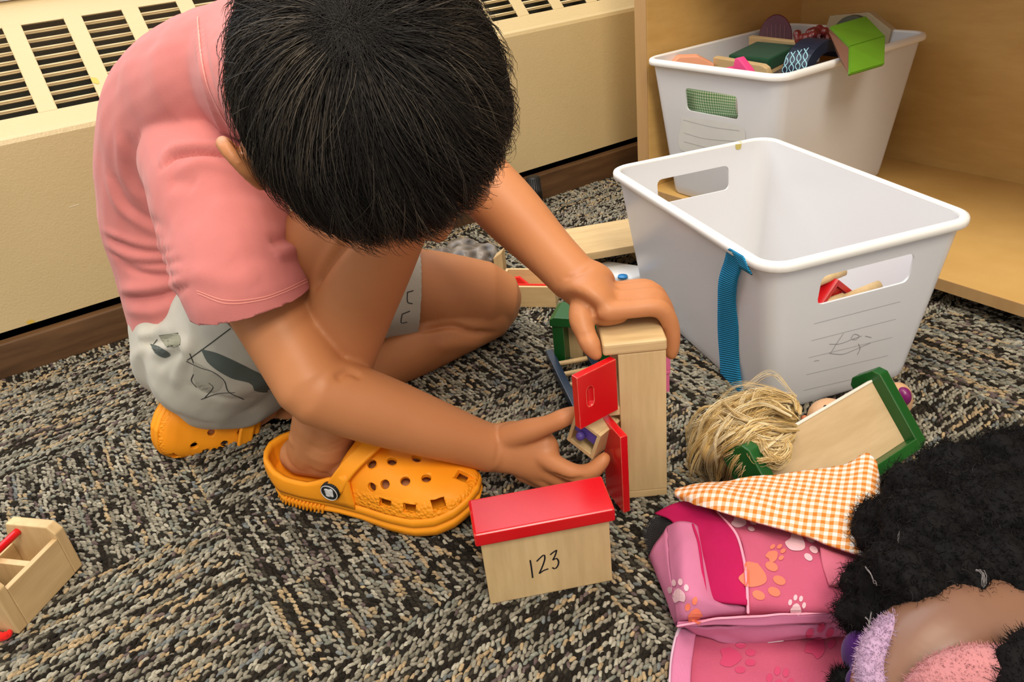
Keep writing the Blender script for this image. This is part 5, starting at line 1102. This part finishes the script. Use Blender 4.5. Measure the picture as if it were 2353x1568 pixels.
paw(1560, 1362, 30, -0.12, PAWW); paw(1745, 1330, 58, 2.0, PAWO); paw(1780, 1275, 26, 0.9, PAWO); paw(1838, 1255, 42, 2.2, PAWW, 3); paw(1706, 1202, 32, 1.9, PAWW, 3); paw(1600, 1408, 34, 0.2, PAWO, 2); paw(1690, 1512, 46, 1.6, PAWT); paw(1880, 1478, 46, 0.5, PAWT); paw(1830, 1395, 26, 0.2, PAWW); paw(1790, 1575, 40, 0.2, PAWT)

# ---------------------------------------------------------------- tipped green toy bed
q = [PZ(1813, 1183, 0.026), PZ(2086, 1014, 0.026), PZ(1998, 878, 0.072), PZ(1725, 1047, 0.072)]
bx_ = ((q[1] - q[0]) + (q[2] - q[3])).normalized(); ctr_ = sum(q, Vector()) / 4; byv = ((q[3] - q[0]) + (q[2] - q[1])) / 2; byn = (byv - bx_ * byv.dot(bx_)).normalized(); Lb = ((q[1] - q[0]).length + (q[2] - q[3]).length) / 4; Wb = byv.length / 2
BM_ = frame(ctr_, bx_, byn); print('bed normal', BM_.col[2][:], 'half', Lb, Wb)
bed = empty('toy_bed', mat=BM_, label='green and bare wood toy bed tipped against the empty white bin', cat='toy bed')
box('bed_base', -Lb, Lb, -Wb, Wb, -0.0045, 0.0, wood('bed_birch', (0.52, 0.36, 0.19), (0.66, 0.48, 0.28), (6, 40, 40), 0.5), bed, bev=0.0006)
box('base_edge', -Lb, Lb, Wb, Wb + 0.0022, -0.0045, 0.0008, plain('white_edge', (0.80, 0.74, 0.64), 0.5), bed, bev=0.0005)
for x in (-Lb - 0.012, Lb):
    prism('end_board', [(-Wb - 0.010, -0.026), (Wb + 0.004, -0.026), (Wb + 0.010, -0.020), (Wb + 0.010, 0.006), (Wb + 0.004, 0.012), (-Wb - 0.006, 0.012), (-Wb - 0.012, 0.006)], 0, 0.012, GREEN, bed, bev=0.0016, matrix=Matrix(((0, 1, 0, x), (1, 0, 0, 0), (0, 0, 1, 0), (0, 0, 0, 1))))
prism('side_board', [(-Lb, -0.022), (Lb, -0.022), (Lb, 0.014), (-Lb, 0.014)], -Wb - 0.010, -Wb, GREEN, bed, bev=0.0014)
# ---------------------------------------------------------------- blond doll behind the bed
DSKIN = plain('doll_vinyl_tan', (0.62, 0.37, 0.20), 0.45, var=0.05); BLOND, nt, b = new_mat('blond_doll_hair', 0.38, (0.62, 0.42, 0.18), 0.5)
at_ = nt.nodes.new('ShaderNodeAttribute'); at_.attribute_name = 'tone'; nt.links.new(ramp(nt, at_.outputs['Fac'], [(0.0, (0.42, 0.25, 0.07)), (0.5, (0.74, 0.52, 0.21)), (1.0, (0.92, 0.82, 0.58))]), b.inputs['Base Color'])
nb = -Vector(BM_.col[2][:3]) if Vector(BM_.col[2][:3]).dot(Vector(C0) - ctr_) > 0 else Vector(BM_.col[2][:3])
dh_c = PZ(1905, 962, 0.050) ; dfoot = PZ(2062, 908, 0.030)
doll = empty('doll', (dh_c.x, dh_c.y, 0.0), label='small blond doll lying between the green toy bed and the white bin', cat='doll'); bpy.context.view_layer.update(); DI = doll.matrix_world.inverted()
bm = bmesh.new(); ball(bm, dh_c, (0.020, 0.020, 0.019)); tube(bm, [rad(dh_c + (dfoot - dh_c) * 0.2, 0.008), rad(dh_c.lerp(dfoot, 0.45) - VZ * 0.01, 0.012), rad(dh_c.lerp(dfoot, 0.7) - VZ * 0.008, 0.010), rad(dfoot, 0.0135)], 14, 16)
tube(bm, [rad(dfoot, 0.0135), rad(PZ(2070, 925, 0.022), 0.012)], 6, 14); me = remeshed(bm, 0.0016, 4); link('doll_body', me, DSKIN, doll, True, DI)
bm = bmesh.new(); ball(bm, PZ(2074, 912, 0.033), (0.0075, 0.0085, 0.0105)); from_bm('doll_shoe', bm, plain('plum_paint', (0.19, 0.012, 0.12), 0.3), doll, True, DI)
bm = bmesh.new(); e = PD(1896, 936, PIX(dh_c)[1] - 0.019); ball(bm, e, (0.0016, 0.0016, 0.0022)); from_bm('doll_eye', bm, BLACK, doll, True, DI)
bm = bmesh.new(); m_ = PD(1848, 962, PIX(dh_c)[1] - 0.012); ball(bm, m_, (0.0035, 0.003, 0.003)); from_bm('doll_hand', bm, plain('orange_skin_paint', (0.55, 0.17, 0.07), 0.5), doll, True, DI)
bm = bmesh.new()
for x, y, z, r in ((1780, 965, .030, .021), (1730, 960, .034, .020), (1690, 990, .032, .024), (1650, 1030, .026, .018), (1720, 1025, .034, .022), (1765, 1010, .042, .018), (1755, 1040, .040, .013), (1650, 975, .024, .014), (1625, 1020, .020, .012)): ball(bm, PZ(x, y, z + 0.018), (r, r, r))
me = remeshed(bm, 0.003, 4); hcap = link('doll_hair', me, BLOND, doll, True, DI); hcap['label'] = 'tousled shiny blond doll hair'
at = me.attributes.new('tone', 'FLOAT', 'POINT'); at.data.foreach_set('value', np.full(len(me.vertices), 0.35))
bvd = bvh_of(hcap)
def flow_strands(paths, per, spread, seg=14, curl=0.003, freq=9):
    Ps = []; tn = []
    for pth in paths:
        B = catmull([tuple(p) for p in pth], seg)
        for k in range(per):
            if k % 14 == 0: lock = RNG.normal(0, spread, 3); lph = RNG.uniform(0, 6.28); lamp = RNG.uniform(0.4, 1.6); ltone = RNG.normal(0, 0.16)
            o_ = lock + RNG.normal(0, spread * 0.22, 3); ph = lph + RNG.normal(0, 0.25); t = np.linspace(0, 1, seg); taper = (0.35 + 0.65 * np.sin(np.clip(t, 0, 1) * math.pi * 0.8))[:, None]
            w = np.stack([np.sin(t * freq + ph), np.cos(t * freq * 0.8 + ph), np.sin(t * freq * 1.1 + ph * 2)], 1) * curl * lamp; Ps.append(B + o_ * taper + w * t[:, None]); tn.append(np.clip(0.5 + ltone + RNG.normal(0, 0.18), 0, 1))
    P = np.array(Ps); P[:, :, 2] = np.maximum(P[:, :, 2], 0.002); return P, np.array(tn)
ZB = lambda *l: [PZ(x, y, z + 0.020 * min(1, z / 0.04)) for x, y, z in l]; Z = lambda *l: [PZ(x, y, z) for x, y, z in l]
blp = [ZB((1810, 930, .052), (1760, 915, .054), (1700, 935, .050), (1650, 985, .040), (1625, 1040, .022)), ZB((1825, 960, .052), (1770, 935, .056), (1710, 955, .056), (1665, 1010, .048), (1660, 1070, .024)),
    ZB((1825, 985, .056), (1770, 985, .064), (1715, 975, .060), (1670, 960, .046), (1630, 975, .030)), ZB((1820, 1000, .056), (1790, 1020, .058), (1745, 1015, .062), (1700, 990, .056), (1660, 1000, .046), (1620, 1050, .020)),
    ZB((1800, 1010, .056), (1800, 1040, .054), (1770, 1060, .050), (1740, 1045, .054), (1735, 1010, .058)), ZB((1790, 990, .060), (1740, 1020, .060), (1700, 1050, .046), (1690, 1085, .024), (1670, 1100, .012)),
    ZB((1830, 950, .052), (1820, 925, .054), (1790, 915, .056), (1750, 925, .056), (1720, 960, .056)), ZB((1700, 940, .050), (1640, 955, .040), (1605, 1000, .024), (1600, 1050, .010)), ZB((1690, 960, .052), (1640, 1000, .040), (1600, 1060, .014), (1630, 1085, .006)), ZB((1760, 970, .064), (1710, 1000, .062), (1670, 1050, .036), (1660, 1095, .012))]
P, tn = flow_strands(blp, 196, 0.0055, 16, 0.0045); s_ = strand_mesh('hair_strands', P, tn, 0.00030, BLOND, hcap, Matrix.Identity(4)); s_['kind'] = 'stuff'
fly = [ZB((1720, 930, .055), (1650, 930, .050), (1605, 990, .030), (1592, 1060, .010)), ZB((1680, 980, .050), (1620, 1000, .034), (1600, 1060, .012), (1640, 1095, .004)), ZB((1830, 925, .056), (1790, 900, .058), (1720, 905, .058), (1660, 930, .050)), ZB((1690, 1060, .030), (1680, 1090, .012), (1720, 1100, .006))]
P, tn = flow_strands(fly, 26, 0.0085, 16, 0.009, 7); s2 = strand_mesh('stray_strands', P, tn, 0.00016, BLOND, hcap, Matrix.Identity(4)); s2['kind'] = 'stuff'

# ---------------------------------------------------------------- orange gingham cloth
GING_O, nt, b = new_mat('orange_gingham', 0.9, (0.8, 0.4, 0.15), 0.1); gingham(nt, b, 0.0061, (0.60, 0.19, 0.030), (0.71, 0.41, 0.23), (0.74, 0.68, 0.63))
e1 = (PZ(2000, 1180, .07) - PZ(1560, 1130, .05)).normalized(); e2 = (PZ(1800, 1230, .07) - PZ(1800, 1090, .07)); e2 = (e2 - e1 * e2.dot(e1)).normalized()
def cbul(G):
    for i in range(G.shape[0]):
        for j in range(G.shape[1]): G[i, j, 2] += 0.0022 * noise.noise(Vector((G[i, j, 0] * 45, G[i, j, 1] * 30, 1.0))) + 0.0008 * noise.noise(Vector(G[i, j]) * 140)
    return G
rows = [z3([(1553, 1126, .058), (1620, 1112, .064), (1700, 1101, .068), (1800, 1092, .072), (1880, 1080, .076), (1945, 1068, .080), (1992, 1041, .088), (2014, 1062, .086)]),
        z3([(1551, 1131, .060), (1615, 1126, .069), (1690, 1126, .073), (1785, 1128, .076), (1868, 1130, .079), (1935, 1132, .082), (1985, 1128, .085), (2022, 1118, .083)]),
        z3([(1552, 1136, .060), (1608, 1143, .069), (1685, 1155, .073), (1772, 1166, .076), (1855, 1180, .078), (1920, 1190, .080), (1978, 1198, .081), (2020, 1190, .080)]),
        z3([(1558, 1142, .057), (1604, 1160, .064), (1680, 1184, .069), (1760, 1206, .071), (1845, 1232, .072), (1910, 1254, .074), (1972, 1274, .076), (2010, 1284, .076)])]
gc = sheet('checked_blanket', rows, 90, 40, GING_O, None, 0.0022, cbul, uvaxes=(e1, e2)); tag(gc, 'orange and white checked doll blanket draped over the pink bag and the green bed', 'blanket')

# ---------------------------------------------------------------- doll with black curly hair
BHAIR, nt, b = new_mat('black_curly_hair', 0.75, (0.008, 0.007, 0.0075), 0.14)
at_ = nt.nodes.new('ShaderNodeAttribute'); at_.attribute_name = 'tone'; nt.links.new(ramp(nt, at_.outputs['Fac'], [(0.0, (0.004, 0.0035, 0.004)), (0.7, (0.008, 0.007, 0.007)), (1.0, (0.04, 0.034, 0.034))]), b.inputs['Base Color'])
BROWNSKIN, nt, b = new_mat('doll_vinyl_brown', 0.34, (0.25, 0.125, 0.075), 0.4); nt.links.new(mixc(nt, tex_noise(nt, coords(nt), 12, 2), (0.175, 0.083, 0.050), (0.235, 0.12, 0.074)), b.inputs['Base Color'])
dp = PZ(2200, 1400); d2 = empty('doll', (dp.x, dp.y, 0), label='large brown doll with bushy black curls lying on the pink bag', cat='doll'); bpy.context.view_layer.update(); D2I = d2.matrix_world.inverted()
bm = bmesh.new()
lumps = [(2040, 1225, .085, 75), (2110, 1150, .085, 85), (2200, 1110, .080, 95), (2310, 1080, .075, 95), (2400, 1060, .07, 90), (2150, 1230, .105, 120), (2290, 1200, .105, 130), (2400, 1200, .10, 120), (2010, 1345, .085, 70), (2090, 1330, .105, 105), (2210, 1320, .110, 90), (2310, 1310, .112, 88), (2400, 1320, .110, 100), (1985, 1420, .075, 58), (2040, 1400, .090, 62), (2010, 1180, .08, 40), (2330, 1360, .112, 45), (2100, 1385, .098, 50)]
for x, y, z, rp in lumps:
    c = PZ(x, y, z); dd_ = PIX(c)[1]; r = rp * dd_ / FPX; ball(bm, c, (r, r, r * 0.9), None, 16)
me = remeshed(bm, 0.0035, 3); co = vco(me); no = vno(me)
co += no * (np.array([noise.noise(Vector(p) * 60) for p in co]) * 0.006 + np.array([noise.noise(Vector(p) * 150) for p in co]) * 0.003)[:, None]; setco(me, co)
at = me.attributes.new('tone', 'FLOAT', 'POINT'); at.data.foreach_set('value', np.full(len(me.vertices), 0.15))
bh = link('doll_hair', me, BHAIR, d2, True, D2I); bh['label'] = 'bushy black curly doll hair'
sel = RNG.choice(len(co), 15000); base = co[sel]; nn = no[sel]; seg = 6; t = np.linspace(0, 1, seg)[None, :, None]
rv_ = RNG.normal(size=(len(sel), 3)); tg = np.cross(nn, rv_); tg /= np.linalg.norm(tg, axis=1)[:, None]; bt = np.cross(nn, tg); ph = RNG.uniform(0, 6.28, (len(sel), 1, 1)); Lh = RNG.uniform(0.004, 0.011, (len(sel), 1, 1)); rr = RNG.uniform(0.0008, 0.0022, (len(sel), 1, 1)); tn_ = RNG.uniform(4, 9, (len(sel), 1, 1))
P = base[:, None] - nn[:, None] * 0.001 + nn[:, None] * t * Lh * 0.7 + tg[:, None] * (t * Lh * 0.5 + rr * np.sin(t * tn_ + ph)) + bt[:, None] * rr * np.cos(t * tn_ + ph)
tone = np.clip(0.35 + RNG.normal(0, 0.22, len(sel)) + (RNG.random(len(sel)) < 0.02) * 0.5, 0, 1); s3 = strand_mesh('hair_curls', P, tone, 0.00022, BHAIR, bh, Matrix.Identity(4)); s3['kind'] = 'stuff'
grey = [Z((1990, 1300, .120), (2010, 1320, .122), (2020, 1345, .122)), Z((2022, 1270, .122), (2050, 1255, .124), (2065, 1240, .124)), Z((1990, 1415, .105), (2000, 1430, .106), (2010, 1425, .106)), Z((2245, 1310, .142), (2265, 1325, .143), (2270, 1350, .142))]
P, tn = flow_strands(grey, 6, 0.002, 10, 0.003); s4 = strand_mesh('lint_strands', P, np.ones(len(tn)), 0.00020, plain('grey_lint', (0.22, 0.20, 0.20), 0.7), bh, Matrix.Identity(4)); s4['kind'] = 'stuff'
# body: shoulder and arm
bm = bmesh.new()
tube(bm, [rad(PZ(2420, 1400, .080), 0.036), rad(PZ(2300, 1440, .084), 0.036), rad(PZ(2180, 1480, .086), 0.035), rad(PZ(2100, 1550, .078), 0.032), rad(PZ(2060, 1640, .066), 0.028)], 24, 24)
tube(bm, [rad(PZ(2300, 1330, .080), 0.030), rad(PZ(2330, 1420, .082), 0.034)], 8, 20)
me = remeshed(bm, 0.0022, 8); link('doll_body', me, BROWNSKIN, d2, True, D2I)
LILAC = fabric('lilac_fleece', (0.44, 0.29, 0.43), 700, 0.95, 0.12, 0.002); ROSE = fabric('rose_fleece', (0.50, 0.20, 0.21), 700, 0.95, 0.1, 0.002); PLUM = fabric('deep_purple_knit', (0.055, 0.008, 0.12), 700)
bm = bmesh.new(); tube(bm, [rad(PZ(2115, 1425, .098), 0.0050), rad(PZ(2062, 1440, .100), 0.0080), rad(PZ(2022, 1480, .098), 0.0090), rad(PZ(2004, 1535, .092), 0.0090), rad(PZ(2015, 1610, .085), 0.0090)], 30, 14); me = remeshed(bm, 0.0016, 2); col_ = link('collar', me, LILAC, d2, True, D2I)
def fuzz(me, n, Lf, r, mat, parent, inv):
    co = vco(me); no = vno(me); s_ = RNG.choice(len(co), n); t = np.linspace(0, 1, 4)[None, :, None]; d_ = no[s_] + RNG.normal(0, 0.5, (n, 3)); P = co[s_][:, None] + d_[:, None] * t * Lf * RNG.uniform(0.4, 1, (n, 1, 1)); o = strand_mesh('fleece_pile', P, np.full(n, 0.5), r, mat, parent, Matrix.Identity(4)); o['kind'] = 'stuff'
fuzz(me, 4000, 0.0022, 0.00022, LILAC, col_, D2I)
bm = bmesh.new(); tube(bm, [rad(PZ(2110, 1600, .098), 0.010), rad(PZ(2170, 1570, .108), 0.014), rad(PZ(2240, 1555, .112), 0.016), rad(PZ(2310, 1545, .112), 0.014)], 20, 16); me = remeshed(bm, 0.002, 3); fl_ = link('fleece_top', me, ROSE, d2, True, D2I); fuzz(me, 2500, 0.002, 0.0002, ROSE, fl_, D2I)
bm = bmesh.new(); ball(bm, PZ(1990, 1510, .060), (0.013, 0.016, 0.020)); ball(bm, PZ(2000, 1590, .055), (0.014, 0.016, 0.02)); me = remeshed(bm, 0.002, 3); link('purple_sleeve', me, PLUM, d2, True, D2I)
for grp in (((2330, 1520, .125, 42), (2375, 1500, .125, 55), (2350, 1590, .120, 60)), ((1940, 1570, .050, 34), (1975, 1600, .05, 40))):
    bm = bmesh.new()
    for x, y, z, rp in grp: c = PZ(x, y, z); r = rp * PIX(c)[1] / FPX; ball(bm, c, (r, r, r), None, 14)
    me = remeshed(bm, 0.0025, 2); lk = link('hair_puff', me, BHAIR, d2, True, D2I); at = me.attributes.new('tone', 'FLOAT', 'POINT'); at.data.foreach_set('value', np.full(len(me.vertices), 0.1)); fuzz(me, 1300, 0.004, 0.0002, BHAIR, lk, D2I)
